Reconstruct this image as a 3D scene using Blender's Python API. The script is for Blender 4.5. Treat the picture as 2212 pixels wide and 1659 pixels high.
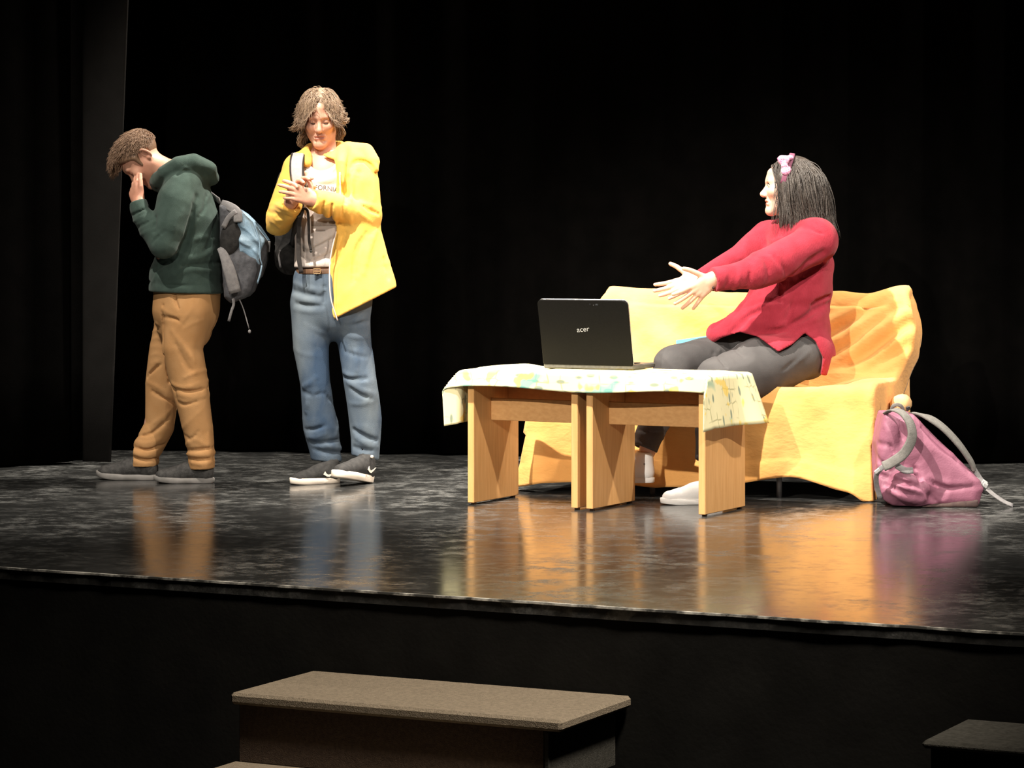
import bpy, math, random
import numpy as np
from mathutils import Vector
from mathutils.bvhtree import BVHTree

for _o in list(bpy.data.objects):
    bpy.data.objects.remove(_o, do_unlink=True)
random.seed(7)
rng = np.random.default_rng(7)
sc = bpy.context.scene
COL = sc.collection
R = math.radians

# ------------------------------------------------------------------ camera
FPX, CX, EYE, HOR = 6400.0, 1106.0, 1.2, 469.0   # focal length in pixels, centre column, eye height over the stage, horizon row
cam = bpy.data.objects.new('camera', bpy.data.cameras.new('camera'))
COL.objects.link(cam)
cam.location = (0, 0, EYE)
cam.rotation_euler = (R(90), 0, 0)
cam.data.sensor_width = 36
cam.data.lens = FPX * 36 / 2212
cam.data.shift_y = -(829.5 - HOR) / 2212
cam.data.clip_end = 100
sc.camera = cam

# ------------------------------------------------------------------ world, stage lamps, exposure
w = bpy.data.worlds.new('dark_hall')
sc.world = w
w.use_nodes = True
w.node_tree.nodes['Background'].inputs[0].default_value = (0.9, 0.95, 1, 1)
w.node_tree.nodes['Background'].inputs[1].default_value = 0.0035
sc.view_settings.view_transform = 'Standard'
sc.view_settings.look = 'None'
sc.view_settings.gamma = 1
sc.view_settings.use_curve_mapping = False
sc.view_settings.exposure = 0.0


def spot(name, loc, target, power, angle, blend=.6, radius=.08, color=(1, .93, .82)):
    L = bpy.data.lights.new(name, 'SPOT')
    L.energy = power
    L.spot_size = R(angle)
    L.spot_blend = blend
    L.shadow_soft_size = radius
    L.color = color
    o = bpy.data.objects.new(name, L)
    COL.objects.link(o)
    o.location = loc
    o.rotation_euler = (Vector(target) - Vector(loc)).to_track_quat('-Z', 'Y').to_euler()
    return o


WARM = (1, .92, .8)
spot('front_spot', (-4.2, -.5, 5.6), (0.9, 12.7, .6), 6500, 15, .6, .1, WARM)
spot('front_spot', (-3.4, .5, 6.2), (-1.2, 13.4, .9), 2500, 15, .7, .1, WARM)
spot('top_spot', (-2.2, 9.4, 6.9), (0.7, 12.9, .6), 7300, 32, .7, .06, WARM)
spot('top_spot', (-3.3, 10.4, 6.7), (-.95, 13.4, 1.0), 1800, 32, .8, .06, WARM)
spot('side_spot', (3.9, 6.6, 6.0), (0.9, 12.4, .3), 2000, 34, .7, .08, WARM)
spot('side_spot', (6.2, 12.9, 6.2), (0.6, 12.5, .4), 2000, 44, .8, .08, WARM)
spot('back_spot', (1.6, 14.3, 6.7), (-1.3, 13.4, 1.0), 4200, 38, .8, .08, WARM)
spot('back_spot', (-.6, 14.6, 6.6), (0.9, 12.8, .8), 1500, 44, .8, .08, WARM)
spot('hall_lamp', (1.5, 7.3, 4.0), (-.1, 9.0, -.3), 2000, 48, .9, .3, (1, .88, .72))


# ------------------------------------------------------------------ helpers
def at(px, py, Y):
    """point of the place seen at a photograph pixel, at depth Y metres"""
    return np.array([(px - CX) * Y / FPX, Y, EYE - (py - HOR) * Y / FPX])


def ground(px, py):
    return at(px, py, FPX * EYE / (py - HOR))


def A(*v):
    return np.array(v, float)


def unit(v):
    v = np.asarray(v, float)
    return v / np.linalg.norm(v)


def smooth_line(pts, n):
    """Catmull-Rom through pts, n samples per span"""
    P = [np.asarray(p, float) for p in pts]
    if len(P) == 2:
        return [P[0] + (P[1] - P[0]) * t for t in np.linspace(0, 1, n + 1)]
    out = []
    E = [2 * P[0] - P[1]] + P + [2 * P[-1] - P[-2]]
    for i in range(1, len(E) - 2):
        a, b, c, d = E[i - 1], E[i], E[i + 1], E[i + 2]
        for t in np.arange(n) / n:
            out.append(.5 * (2 * b + (c - a) * t + (2 * a - 5 * b + 4 * c - d) * t * t + (3 * b - a - 3 * c + d) * t ** 3))
    out.append(P[-1])
    return out


def vnoise(P, scale, seed=0):
    """value noise -1..1 at points P"""
    g = np.random.default_rng(seed).uniform(-1, 1, (32, 32, 32))
    q = np.asarray(P) * scale + 100.37
    i = np.floor(q).astype(int)
    f = q - i
    f = f * f * (3 - 2 * f)
    r = 0
    for dx in (0, 1):
        for dy in (0, 1):
            for dz in (0, 1):
                wt = (f[:, 0] if dx else 1 - f[:, 0]) * (f[:, 1] if dy else 1 - f[:, 1]) * (f[:, 2] if dz else 1 - f[:, 2])
                r = r + wt * g[(i[:, 0] + dx) % 32, (i[:, 1] + dy) % 32, (i[:, 2] + dz) % 32]
    return r


# ---- things, parts, meshes
BASE = {}


def tag(o, label=None, cat=None, group=None, kind=None):
    for k, v in (('label', label), ('category', cat), ('group', group), ('kind', kind)):
        if v:
            o[k] = v
    return o


def thing(name, base, label, cat, group=None):
    o = bpy.data.objects.new(name, None)
    COL.objects.link(o)
    o.empty_display_size = .1
    o.location = base
    BASE[o.name] = np.array(base, float)
    return tag(o, label, cat, group)


def mk(name, V, Fc, m, parent=None, smooth=True, label=None, kind=None, slot=None):
    """one mesh object from world-space vertices; child of parent if given"""
    V = np.asarray(V, float)
    if parent is not None:
        base = BASE[parent.name]
    else:
        base = A((V[:, 0].min() + V[:, 0].max()) / 2, (V[:, 1].min() + V[:, 1].max()) / 2, V[:, 2].min())
    me = bpy.data.meshes.new(name)
    V = V - base
    if isinstance(Fc, np.ndarray):
        n = Fc.shape[1]
        me.vertices.add(len(V))
        me.vertices.foreach_set('co', V.astype(np.float32).ravel())
        me.loops.add(Fc.size)
        me.loops.foreach_set('vertex_index', Fc.astype(np.int32).ravel())
        me.polygons.add(len(Fc))
        me.polygons.foreach_set('loop_start', np.arange(0, Fc.size, n, dtype=np.int32))
        me.update(calc_edges=True)
        me.validate()
    else:
        me.from_pydata([tuple(v) for v in V], [], Fc)
    for mm in (m if isinstance(m, (list, tuple)) else [m]):
        me.materials.append(mm)
    if slot is not None:
        me.polygons.foreach_set('material_index', np.asarray(slot, dtype=np.int32))
    me.polygons.foreach_set('use_smooth', [smooth] * len(me.polygons))
    me.update()
    o = bpy.data.objects.new(name, me)
    COL.objects.link(o)
    if parent is not None:
        o.parent = parent
        BASE[o.name] = base
    else:
        o.location = base
        BASE[o.name] = base
    return tag(o, label=label, kind=kind)


class MB:
    """collects simple shapes into one mesh"""
    def __init__(self):
        self.V, self.F = [], []

    def add(self, V, Fc):
        n = len(self.V)
        self.V += [np.asarray(v, float) for v in V]
        self.F += [tuple(i + n for i in f) for f in Fc]
        return self

    def box(self, o, ax, ay, az, r=.004):
        """box from corner o along three edge vectors, chamfered"""
        o, ax, ay, az = map(np.asarray, (o, ax, ay, az))
        L = [np.linalg.norm(v) for v in (ax, ay, az)]
        r = min(r, .45 * min(L))
        e = [r / l for l in L]
        V, idx = [], {}
        for i in (0, 1):
            for j in (0, 1):
                for k in (0, 1):
                    for a in range(3):
                        c = [(i, j, k)[b] if b == a else (e[b] if (i, j, k)[b] == 0 else 1 - e[b]) for b in range(3)]
                        idx[(i, j, k, a)] = len(V)
                        V.append(o + ax * c[0] + ay * c[1] + az * c[2])
        Fc = []
        for a in range(3):
            b, c = (a + 1) % 3, (a + 2) % 3
            for s in (0, 1):
                q = []
                for (p, t) in ((0, 0), (1, 0), (1, 1), (0, 1)):
                    key = [0, 0, 0]
                    key[a], key[b], key[c] = s, p, t
                    q.append(idx[tuple(key) + (a,)])
                Fc.append(tuple(q if s else q[::-1]))
            for p in (0, 1):
                for t in (0, 1):
                    k0, k1 = [0, 0, 0], [0, 0, 0]
                    k0[b] = k1[b] = p
                    k0[c] = k1[c] = t
                    k1[a] = 1
                    q = [idx[tuple(k0) + (b,)], idx[tuple(k1) + (b,)], idx[tuple(k1) + (c,)], idx[tuple(k0) + (c,)]]
                    Fc.append(tuple(q if (p == t) else q[::-1]))
        for i in (0, 1):
            for j in (0, 1):
                for k in (0, 1):
                    q = [idx[(i, j, k, a)] for a in range(3)]
                    Fc.append(tuple(q if (i + j + k) % 2 else q[::-1]))
        return self.add(V, Fc)

    def tube(self, pts, r, seg=8, flat=None):
        """round tube (or flattened along flat=(normal, ratio)) along pts; r number or list"""
        pts = [np.asarray(p, float) for p in pts]
        n = len(pts)
        rr = [r] * n if np.isscalar(r) else list(r)
        V, Fc = [], []
        up = None
        for i, p in enumerate(pts):
            t = unit(pts[min(i + 1, n - 1)] - pts[max(i - 1, 0)])
            if flat is not None:
                nn = np.asarray(flat[0] if np.ndim(flat[0]) == 1 else flat[0][i], float)
                b = unit(nn - t * nn.dot(t))
                q = flat[1]
            else:
                if up is None:
                    up = A(0, 0, 1) if abs(t[2]) < .9 else A(1, 0, 0)
                b = unit(up - t * up.dot(t))
                up = b
                q = 1
            a = np.cross(b, t)
            for k in range(seg):
                th = 2 * math.pi * (k + .5) / seg
                cx, sx = math.cos(th), math.sin(th)
                if flat is not None:
                    cx = math.copysign(abs(cx) ** .6, cx)
                    sx = math.copysign(abs(sx) ** .6, sx)
                V.append(p + rr[i] * (a * cx + b * sx * q))
        for i in range(n - 1):
            for k in range(seg):
                k2 = (k + 1) % seg
                Fc.append((i * seg + k, i * seg + k2, (i + 1) * seg + k2, (i + 1) * seg + k))
        Fc.append(tuple(range(seg))[::-1])
        Fc.append(tuple((n - 1) * seg + k for k in range(seg)))
        return self.add(V, Fc)

    def ball(self, c, r, seg=10, rings=6):
        c = np.asarray(c, float)
        r = np.ones(3) * r
        V = [c + r * A(0, 0, 1)]
        for i in range(1, rings):
            a = math.pi * i / rings
            for k in range(seg):
                b = 2 * math.pi * k / seg
                V.append(c + r * A(math.sin(a) * math.cos(b), math.sin(a) * math.sin(b), math.cos(a)))
        V.append(c - r * A(0, 0, 1))
        Fc = [(0, 1 + k, 1 + (k + 1) % seg) for k in range(seg)]
        for i in range(rings - 2):
            for k in range(seg):
                a, b = 1 + i * seg, 1 + (i + 1) * seg
                Fc.append((a + k, b + k, b + (k + 1) % seg, a + (k + 1) % seg))
        e = len(V) - 1
        a = 1 + (rings - 2) * seg
        Fc += [(e, a + (k + 1) % seg, a + k) for k in range(seg)]
        return self.add(V, Fc)

    def build(self, name, m, parent=None, smooth=False, **kw):
        return mk(name, np.array(self.V), self.F, m, parent, smooth, **kw)


# ---- signed-distance modelling on a (locally refined) grid
class Field:
    def __init__(self, lo, hi, h, fine=()):
        self.ax = []
        for a in range(3):
            x, c = lo[a], [lo[a]]
            while x < hi[a]:
                st = h
                for (p, q, hf) in fine:
                    if p[a] - h < x < q[a]:
                        st = min(st, hf)
                x += st
                c.append(x)
            self.ax.append(np.array(c, np.float32))
        self.d = np.full([len(c) for c in self.ax], 9., np.float32)

    def sub(self, lo, hi, m):
        sl, g = [], []
        for a in range(3):
            i = max(np.searchsorted(self.ax[a], lo[a] - m) - 1, 0)
            j = min(np.searchsorted(self.ax[a], hi[a] + m) + 1, len(self.ax[a]))
            sl.append(slice(i, max(j, i)))
            sh = [1, 1, 1]
            sh[a] = -1
            g.append(self.ax[a][i:max(j, i)].reshape(sh))
        return tuple(sl), g

    def merge(self, sl, dn, k, op='u'):
        d = self.d[sl]
        if op == 's':
            d, dn = -d, dn
        if op == 'i':
            d, dn = -d, -dn
        if k > 0:
            h = np.maximum(k - np.abs(d - dn), 0) / k
            r = np.minimum(d, dn) - h * h * (k * .25)
        else:
            r = np.minimum(d, dn)
        self.d[sl] = r if op == 'u' else -r

    @staticmethod
    def seg(g, a, b, ra, rb, n=None, qa=1, qb=1, capa=False, capb=False):
        ba = b - a
        L2 = max(float(ba.dot(ba)), 1e-12)
        px, py, pz = g[0] - a[0], g[1] - a[1], g[2] - a[2]
        t0 = (px * ba[0] + py * ba[1] + pz * ba[2]) / L2
        t = np.clip(t0, 0, 1)
        vx, vy, vz = px - t * ba[0], py - t * ba[1], pz - t * ba[2]
        l2 = vx * vx + vy * vy + vz * vz
        r = ra + (rb - ra) * t
        if n is None:
            d = np.sqrt(l2) - r
        else:
            q = qa + (qb - qa) * t
            vn = vx * n[0] + vy * n[1] + vz * n[2]
            pp = np.maximum(l2 - vn * vn, 0)
            k0 = np.sqrt(pp + (vn / q) ** 2)
            k1 = np.sqrt(pp + (vn / (q * q)) ** 2) + 1e-6
            d = k0 * (k0 - r) / k1
            d = np.where(k0 < r * .3, -r * .7 * np.minimum(1, q), d)
        if capb:
            d = np.maximum(d, (t0 - 1) * math.sqrt(L2))
        if capa:
            d = np.maximum(d, -t0 * math.sqrt(L2))
        return d

    def chain(self, pts, k=.02, n=None, op='u', capa=False, capb=False):
        """pts: (point, radius[, q]); q = radius ratio along n"""
        P = [np.asarray(p[0], float) for p in pts]
        rm = max(p[1] * max(1, (p[2] if len(p) > 2 else 1)) for p in pts)
        lo, hi = np.min(P, 0) - rm, np.max(P, 0) + rm
        sl, g = self.sub(lo, hi, k + .02)
        dn = None
        for i in range(len(pts) - 1):
            a, b = pts[i], pts[i + 1]
            s = self.seg(g, P[i], P[i + 1], a[1], b[1], n, a[2] if len(a) > 2 else 1, b[2] if len(b) > 2 else 1,
                         capa and i == 0, capb and i == len(pts) - 2)
            dn = s if dn is None else np.minimum(dn, s)
        self.merge(sl, dn, k, op)
        return self

    def cone(self, a, b, ra, rb=None, k=.02, **kw):
        return self.chain([(a, ra), (b, ra if rb is None else rb)], k, **kw)

    def ell(self, c, r, axes=None, k=.02, op='u'):
        c = np.asarray(c, float)
        r = np.ones(3) * r
        m = r.max()
        sl, g = self.sub(c - m, c + m, k + .02)
        M = np.eye(3) if axes is None else np.array(axes)
        p = [g[0] - c[0], g[1] - c[1], g[2] - c[2]]
        q = [p[0] * M[i][0] + p[1] * M[i][1] + p[2] * M[i][2] for i in range(3)]
        k0 = np.sqrt(sum((q[i] / r[i]) ** 2 for i in range(3)))
        k1 = np.sqrt(sum((q[i] / r[i] ** 2) ** 2 for i in range(3))) + 1e-6
        dn = k0 * (k0 - 1) / k1
        dn = np.where(k0 < .2, -.8 * r.min(), dn)
        self.merge(sl, dn, k, op)
        return self

    def prism(self, poly, y0, y1, rnd=0., k=.01, op='u'):
        """polygon in XZ (list of (x, z)) extruded from y0 to y1"""
        P = np.array(poly, float)
        lo, hi = A(P[:, 0].min(), y0, P[:, 1].min()), A(P[:, 0].max(), y1, P[:, 1].max())
        sl, g = self.sub(lo, hi, k + rnd + .02)
        X, Z = g[0][:, 0, :], g[2][0, :, :]
        X, Z = np.broadcast_arrays(X, Z)
        d = np.full(X.shape, 1e9)
        s = np.ones(X.shape)
        N = len(P)
        for i in range(N):
            a, b = P[i], P[i - 1]
            e, wx, wz = b - a, X - a[0], Z - a[1]
            t = np.clip((wx * e[0] + wz * e[1]) / max(e.dot(e), 1e-12), 0, 1)
            d = np.minimum(d, (wx - e[0] * t) ** 2 + (wz - e[1] * t) ** 2)
            c1, c2, c3 = Z >= a[1], Z < b[1], e[0] * wz > e[1] * wx
            s = np.where((c1 & c2 & c3) | (~c1 & ~c2 & ~c3), -s, s)
        d2 = (s * np.sqrt(d))[:, None, :]
        dy = np.maximum(y0 - g[1], g[1] - y1)
        a1, a2 = d2 + rnd, dy + rnd
        dn = np.minimum(np.maximum(a1, a2), 0) + np.sqrt(np.maximum(a1, 0) ** 2 + np.maximum(a2, 0) ** 2) - rnd
        self.merge(sl, dn, k, op)
        return self

    def cut(self, p, n, k=.004):
        """remove everything on the side n points to"""
        p, n = np.asarray(p, float), unit(n)
        sl, g = self.sub([-99] * 3, [99] * 3, 0)
        dn = (g[0] - p[0]) * n[0] + (g[1] - p[1]) * n[1] + (g[2] - p[2]) * n[2]
        self.merge(sl, dn, k, 'i')
        return self

    def fold(self, pts, wd, amp):
        """cloth fold along a polyline: amp > 0 a ridge, < 0 a crease"""
        P = [np.asarray(p, float) for p in pts]
        sl, g = self.sub(np.min(P, 0), np.max(P, 0), 2.4 * wd)
        if min(s.stop - s.start for s in sl) < 1:
            return self
        dn, N = None, len(P) - 1
        for i in range(N):
            ra = wd * (.55 if i == 0 else 1)
            s = self.seg(g, P[i], P[i + 1], 0, 0)
            dn = s if dn is None else np.minimum(dn, s)
        self.d[sl] -= (amp * np.exp(-(dn / wd) ** 2)).astype(np.float32)
        return self

    def sfold(self, pts, wd, amp):
        """fold laid on the room side of the surface: the depth of every point is found in the field"""
        P = smooth_line([np.asarray(p, float) for p in pts], 3)
        ix = np.clip([np.searchsorted(self.ax[0], p[0]) for p in P], 0, len(self.ax[0]) - 1)
        iz = np.clip([np.searchsorted(self.ax[2], p[2]) for p in P], 0, len(self.ax[2]) - 1)
        for i, p in enumerate(P):
            col = self.d[ix[i], :, iz[i]]
            h = np.nonzero(col < 0)[0]
            j = h[0] if len(h) else int(np.argmin(col))
            p[1] = self.ax[1][j]
        sl, g = self.sub(np.min(P, 0), np.max(P, 0), 2.4 * wd)
        if min(q.stop - q.start for q in sl) < 1:
            return self
        N = len(P) - 1
        dn = am = None
        for i in range(N):
            q = self.seg(g, P[i], P[i + 1], 0, 0)
            a = math.sin(math.pi * (i + .7) / (N + .4)) ** .6 * amp * 1.6
            if dn is None:
                dn, am = q, np.full(q.shape, a)
            else:
                am = np.where(q < dn, a, am)
                dn = np.minimum(dn, q)
        self.d[sl] -= (am * np.exp(-(dn / wd) ** 2)).astype(np.float32)
        return self

    def wrinkle(self, scale, amp, seed=1, lo=None, hi=None):
        """broad drapery noise added to the field"""
        sl, g = self.sub([-99] * 3 if lo is None else lo, [99] * 3 if hi is None else hi, 0)
        near = np.abs(self.d[sl]) < .05
        X, Y, Z = np.broadcast_arrays(*g)
        P = np.stack([X[near], Y[near], Z[near]], 1)
        sca = np.ones(3) * scale
        v = vnoise(P * sca, 1, seed)
        v = 1 - 2 * np.abs(v)
        blk = self.d[sl]
        blk[near] -= (amp * v).astype(np.float32)
        self.d[sl] = blk
        return self

    def mesh(self, it=1):
        d, (xs, ys, zs) = self.d, self.ax
        s = d < 0
        n = np.array(d.shape) - 1
        offs = [(i, j, k) for i in (0, 1) for j in (0, 1) for k in (0, 1)]
        c = np.zeros(n, np.uint8)
        for o in offs:
            c += s[o[0]:o[0] + n[0], o[1]:o[1] + n[1], o[2]:o[2] + n[2]]
        act = (c > 0) & (c < 8)
        I = np.argwhere(act)
        idx = np.full(n, -1, np.int32)
        idx[act] = np.arange(len(I))
        val = np.stack([d[I[:, 0] + o[0], I[:, 1] + o[1], I[:, 2] + o[2]] for o in offs], 1).astype(float)
        acc, cnt = np.zeros((len(I), 3)), np.zeros(len(I))
        for a in range(8):
            for b in range(a + 1, 8):
                df = np.array(offs[b]) - np.array(offs[a])
                if np.abs(df).sum() != 1:
                    continue
                va, vb = val[:, a], val[:, b]
                m = (va < 0) != (vb < 0)
                t = np.where(m, va / np.where(m, va - vb, 1), 0)
                acc += np.where(m[:, None], np.array(offs[a]) + t[:, None] * df, 0)
                cnt += m
        p = acc / cnt[:, None]
        V = np.stack([ax[I[:, a]] + p[:, a] * (ax[I[:, a] + 1] - ax[I[:, a]]) for a, ax in enumerate((xs, ys, zs))], 1).astype(float)
        Q = []
        for a in range(3):
            b, e = (a + 1) % 3, (a + 2) % 3
            sl0 = [slice(None)] * 3
            sl1 = [slice(None)] * 3
            sl0[a], sl1[a] = slice(0, -1), slice(1, None)
            for ax_ in (b, e):
                sl0[ax_] = sl1[ax_] = slice(1, -1)
            s0, s1 = s[tuple(sl0)], s[tuple(sl1)]
            for (mask, flip) in ((s0 & ~s1, False), (~s0 & s1, True)):
                J = np.argwhere(mask)
                if not len(J):
                    continue
                J[:, b] += 1
                J[:, e] += 1
                q = []
                for (db, de) in ((-1, -1), (0, -1), (0, 0), (-1, 0)):
                    K = J.copy()
                    K[:, b] += db
                    K[:, e] += de
                    q.append(idx[K[:, 0], K[:, 1], K[:, 2]])
                q = np.stack(q, 1)
                Q.append(q[:, ::-1] if flip else q)
        Q = np.concatenate(Q)
        Q = Q[(Q >= 0).all(1)]
        for _ in range(it):
            a = np.concatenate([Q[:, i] for i in range(4)])
            b = np.concatenate([Q[:, (i + 1) % 4] for i in range(4)])
            src, dst = np.concatenate([a, b]), np.concatenate([b, a])
            w_ = np.bincount(src, minlength=len(V)).clip(1)
            mean = np.stack([np.bincount(src, V[dst, q], len(V)) for q in range(3)], 1) / w_[:, None]
            V = V * .5 + mean * .5
        return V, Q

    def build(self, name, m, parent=None, it=1, **kw):
        V, Q = self.mesh(it)
        return mk(name, V, Q, m, parent, True, **kw)


# ------------------------------------------------------------------ materials
def mat(name, c, rough=.85, c2=None, ns=12., bump=0., bs=220., spec=.3, sheen=0., metal=0., stretch=(1, 1, 1), coat=0.,
        contrast=(.35, .65), bstretch=(1, 1, 1), detail=3.):
    m = bpy.data.materials.new(name)
    m.use_nodes = True
    nt = m.node_tree
    b = nt.nodes['Principled BSDF']
    b.inputs['Base Color'].default_value = (*c, 1)
    b.inputs['Roughness'].default_value = rough
    b.inputs['Specular IOR Level'].default_value = spec
    b.inputs['Metallic'].default_value = metal
    b.inputs['Sheen Weight'].default_value = sheen
    b.inputs['Coat Weight'].default_value = coat
    tc = nt.nodes.new('ShaderNodeTexCoord')

    def noise(scale, st, det):
        mp = nt.nodes.new('ShaderNodeMapping')
        mp.inputs['Scale'].default_value = st
        nt.links.new(tc.outputs['Object'], mp.inputs[0])
        t = nt.nodes.new('ShaderNodeTexNoise')
        t.inputs['Scale'].default_value = scale
        t.inputs['Detail'].default_value = det
        nt.links.new(mp.outputs[0], t.inputs['Vector'])
        return t
    if c2 is not None:
        t = noise(ns, stretch, detail)
        rp = nt.nodes.new('ShaderNodeValToRGB')
        rp.color_ramp.elements[0].position, rp.color_ramp.elements[1].position = contrast
        rp.color_ramp.elements[0].color = (*c, 1)
        rp.color_ramp.elements[1].color = (*c2, 1)
        nt.links.new(t.outputs[0], rp.inputs[0])
        nt.links.new(rp.outputs[0], b.inputs['Base Color'])
    if bump:
        t = noise(bs, bstretch, 2.)
        bp = nt.nodes.new('ShaderNodeBump')
        bp.inputs['Strength'].default_value = bump
        bp.inputs['Distance'].default_value = .004
        nt.links.new(t.outputs[0], bp.inputs['Height'])
        nt.links.new(bp.outputs[0], b.inputs['Normal'])
    return m


def nodes_of(m):
    nt = m.node_tree
    return nt, nt.nodes['Principled BSDF'], nt.nodes.new, nt.links.new


M = {}
M['skin'] = mat('skin', (.64, .34, .235), .5, (.56, .26, .175), 9, .12, 260, spec=.4)
M['skin_pale'] = mat('skin_pale', (.72, .46, .35), .5, (.66, .37, .27), 9, .1, 260, spec=.4)
M['lips'] = mat('lips', (.5, .2, .15), .5, (.44, .16, .12), 30)
M['dark_lash'] = mat('lash', (.02, .014, .01), .7, (.03, .02, .015), 60)
M['eye_white'] = mat('eye_white', (.7, .68, .64), .25, (.6, .56, .52), 40)
M['hair_brown'] = mat('hair_brown', (.17, .095, .055), .5, (.25, .15, .09), 60, .4, 300, stretch=(1, 1, .2), spec=.5)
M['hair_light'] = mat('hair_light', (.17, .105, .064), .5, (.25, .165, .1), 60, .4, 300, spec=.5)
M['hair_dark'] = mat('hair_dark', (.04, .031, .026), .42, (.075, .06, .05), 50, .4, 300, stretch=(1, 1, .15), spec=.6)
M['hoodie_green'] = mat('hoodie_green', (.043, .068, .058), .95, (.054, .084, .072), 30, .35, 420, sheen=.08, spec=.15)
M['chino'] = mat('chino', (.5, .275, .12), .9, (.45, .235, .095), 10, .25, 380, spec=.2)
M['shoe_grey'] = mat('shoe_grey', (.042, .04, .04), .75, (.075, .072, .07), 60, .4, 300)
M['sole_grey'] = mat('sole_grey', (.2, .19, .18), .6, (.3, .28, .27), 14)
M['yellow'] = mat('yellow_fleece', (.84, .49, .105), .92, (.79, .44, .085), 12, .3, 360, sheen=.08, spec=.2)
M['tshirt'] = mat('tshirt', (.62, .54, .5), .9, (.55, .47, .43), 9, .25, 300, spec=.2)
M['print'] = mat('shirt_print', (.07, .05, .04), .9, (.12, .09, .07), 80)
M['print_grey'] = mat('shirt_print_grey', (.3, .25, .22), .9, (.4, .33, .29), 60)
M['denim'] = mat('denim', (.034, .058, .1), .92, (.17, .2, .22), 3.6, .35, 420, spec=.15, contrast=(.36, .72), stretch=(1.3, 1.3, .7), detail=4)
M['belt'] = mat('belt_leather', (.1, .05, .028), .5, (.15, .08, .045), 40)
M['shoe_black'] = mat('shoe_black', (.022, .021, .021), .8, (.036, .034, .033), 50, .3, 300)
M['rubber_cream'] = mat('sole_cream', (.8, .7, .6), .55, (.72, .62, .52), 18)
M['white'] = mat('white_canvas', (.9, .89, .88), .6, (.86, .85, .83), 16, .15, 300)
M['sweater'] = mat('sweater', (.34, .03, .05), .95, (.28, .022, .038), 16, .5, 300, sheen=.08, spec=.15, bstretch=(1, 1, .25))
M['black_denim'] = mat('black_denim', (.058, .055, .056), .85, (.085, .08, .08), 7, .3, 420, spec=.25)
M['glitter_pink'] = mat('glitter_pink', (.75, .2, .4), .3, (.95, .6, .75), 240, .9, 300, spec=.7, contrast=(.45, .55))
M['band_plum'] = mat('band_plum', (.16, .05, .09), .7, (.22, .07, .12), 60)
M['sofa_cloth'] = mat('sofa_cover_cloth', (.84, .43, .14), .9, (.77, .375, .11), 6, .55, 34, sheen=.1, spec=.15, bstretch=(1, 1, 1.8))
M['sofa_base'] = mat('sofa_upholstery', (.5, .25, .08), .9, (.42, .2, .06), 20, .3, 300)
M['cushion_pale'] = mat('pale_arm_cloth', (.8, .5, .24), .85, (.72, .43, .2), 12, .2, 260)
M['steel'] = mat('grey_leg_metal', (.3, .3, .31), .4, (.38, .38, .39), 40, metal=.4)
M['wood'] = mat('beech_veneer', (.6, .33, .13), .5, (.53, .28, .1), 16, .06, 90, spec=.4, stretch=(5, 5, .35))
M['wood_rail'] = mat('beech_rail', (.57, .31, .12), .5, (.5, .26, .095), 16, .06, 90, spec=.4, stretch=(1, 5, 5))
M['dark_pad'] = mat('dark_pad', (.05, .025, .015), .7, (.08, .04, .025), 60)
M['lid_black'] = mat('laptop_black', (.005, .0046, .0042), .5, (.007, .0065, .006), 200, spec=.1)
M['laptop_grey'] = mat('laptop_grey', (.09, .085, .075), .4, (.12, .115, .1), 80, spec=.4)
M['laptop_edge'] = mat('laptop_edge', (.45, .45, .46), .22, (.55, .55, .56), 60, metal=.6)
M['logo_grey'] = mat('logo_grey', (.32, .32, .33), .4, (.4, .4, .41), 60)
M['screen_dark'] = mat('screen_dark', (.02, .022, .025), .2, (.03, .032, .036), 20)
M['blue_card'] = mat('blue_card', (.08, .36, .6), .6, (.1, .4, .64), 20)
M['bag_blue'] = mat('bag_blue', (.2, .31, .42), .5, (.27, .38, .48), 14, .3, 200, spec=.5)
M['bag_grey'] = mat('bag_grey', (.06, .06, .068), .8, (.1, .1, .11), 50, .4, 350)
M['bag_black'] = mat('bag_black', (.014, .013, .013), .85, (.03, .028, .027), 40, .4, 350)
M['strap_grey'] = mat('strap_grey', (.17, .16, .165), .8, (.22, .21, .21), 60, .3, 350)
M['strap_pale'] = mat('strap_pale', (.44, .39, .385), .85, (.38, .33, .33), 60, .3, 350)
M['strap_black'] = mat('strap_black', (.022, .018, .017), .8, (.035, .03, .028), 60, .3, 350)
M['bag_pink'] = mat('bag_pink', (.3, .115, .175), .6, (.25, .09, .14), 9, .25, 120, spec=.4)
M['bag_strap'] = mat('bag_strap', (.13, .125, .115), .8, (.17, .16, .15), 70, .35, 350)
M['bag_base'] = mat('bag_base', (.05, .03, .03), .8, (.08, .05, .045), 50)
M['buckle'] = mat('buckle_plastic', (.012, .012, .012), .35, (.02, .02, .02), 60, spec=.5)
M['buckle_pale'] = mat('buckle_pale', (.5, .5, .5), .3, (.6, .6, .6), 60, metal=.5)
M['brass'] = mat('brass', (.55, .38, .2), .35, (.6, .42, .24), 60, metal=.8)
M['button'] = mat('button', (.03, .012, .01), .35, (.045, .02, .015), 60)
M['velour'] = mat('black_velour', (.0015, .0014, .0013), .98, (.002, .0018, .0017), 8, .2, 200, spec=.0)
M['velour_lit'] = mat('lit_velour', (.017, .016, .0152), .98, (.02, .0188, .018), 8, .2, 200, spec=.02)  # black velour again, made paler: light caught by the fold is in the colour
M['apron'] = mat('apron_black', (.0035, .0033, .003), .85, (.0065, .0062, .0056), 6, .2, 60, spec=.12)
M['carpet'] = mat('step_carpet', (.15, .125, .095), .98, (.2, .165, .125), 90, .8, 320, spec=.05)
M['carpet_shaded'] = mat('step_carpet_shaded', (.07, .052, .042), .98, (.095, .07, .056), 90, .8, 320, spec=.05)  # same carpet on the step fronts, their shade put into the colour
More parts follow.
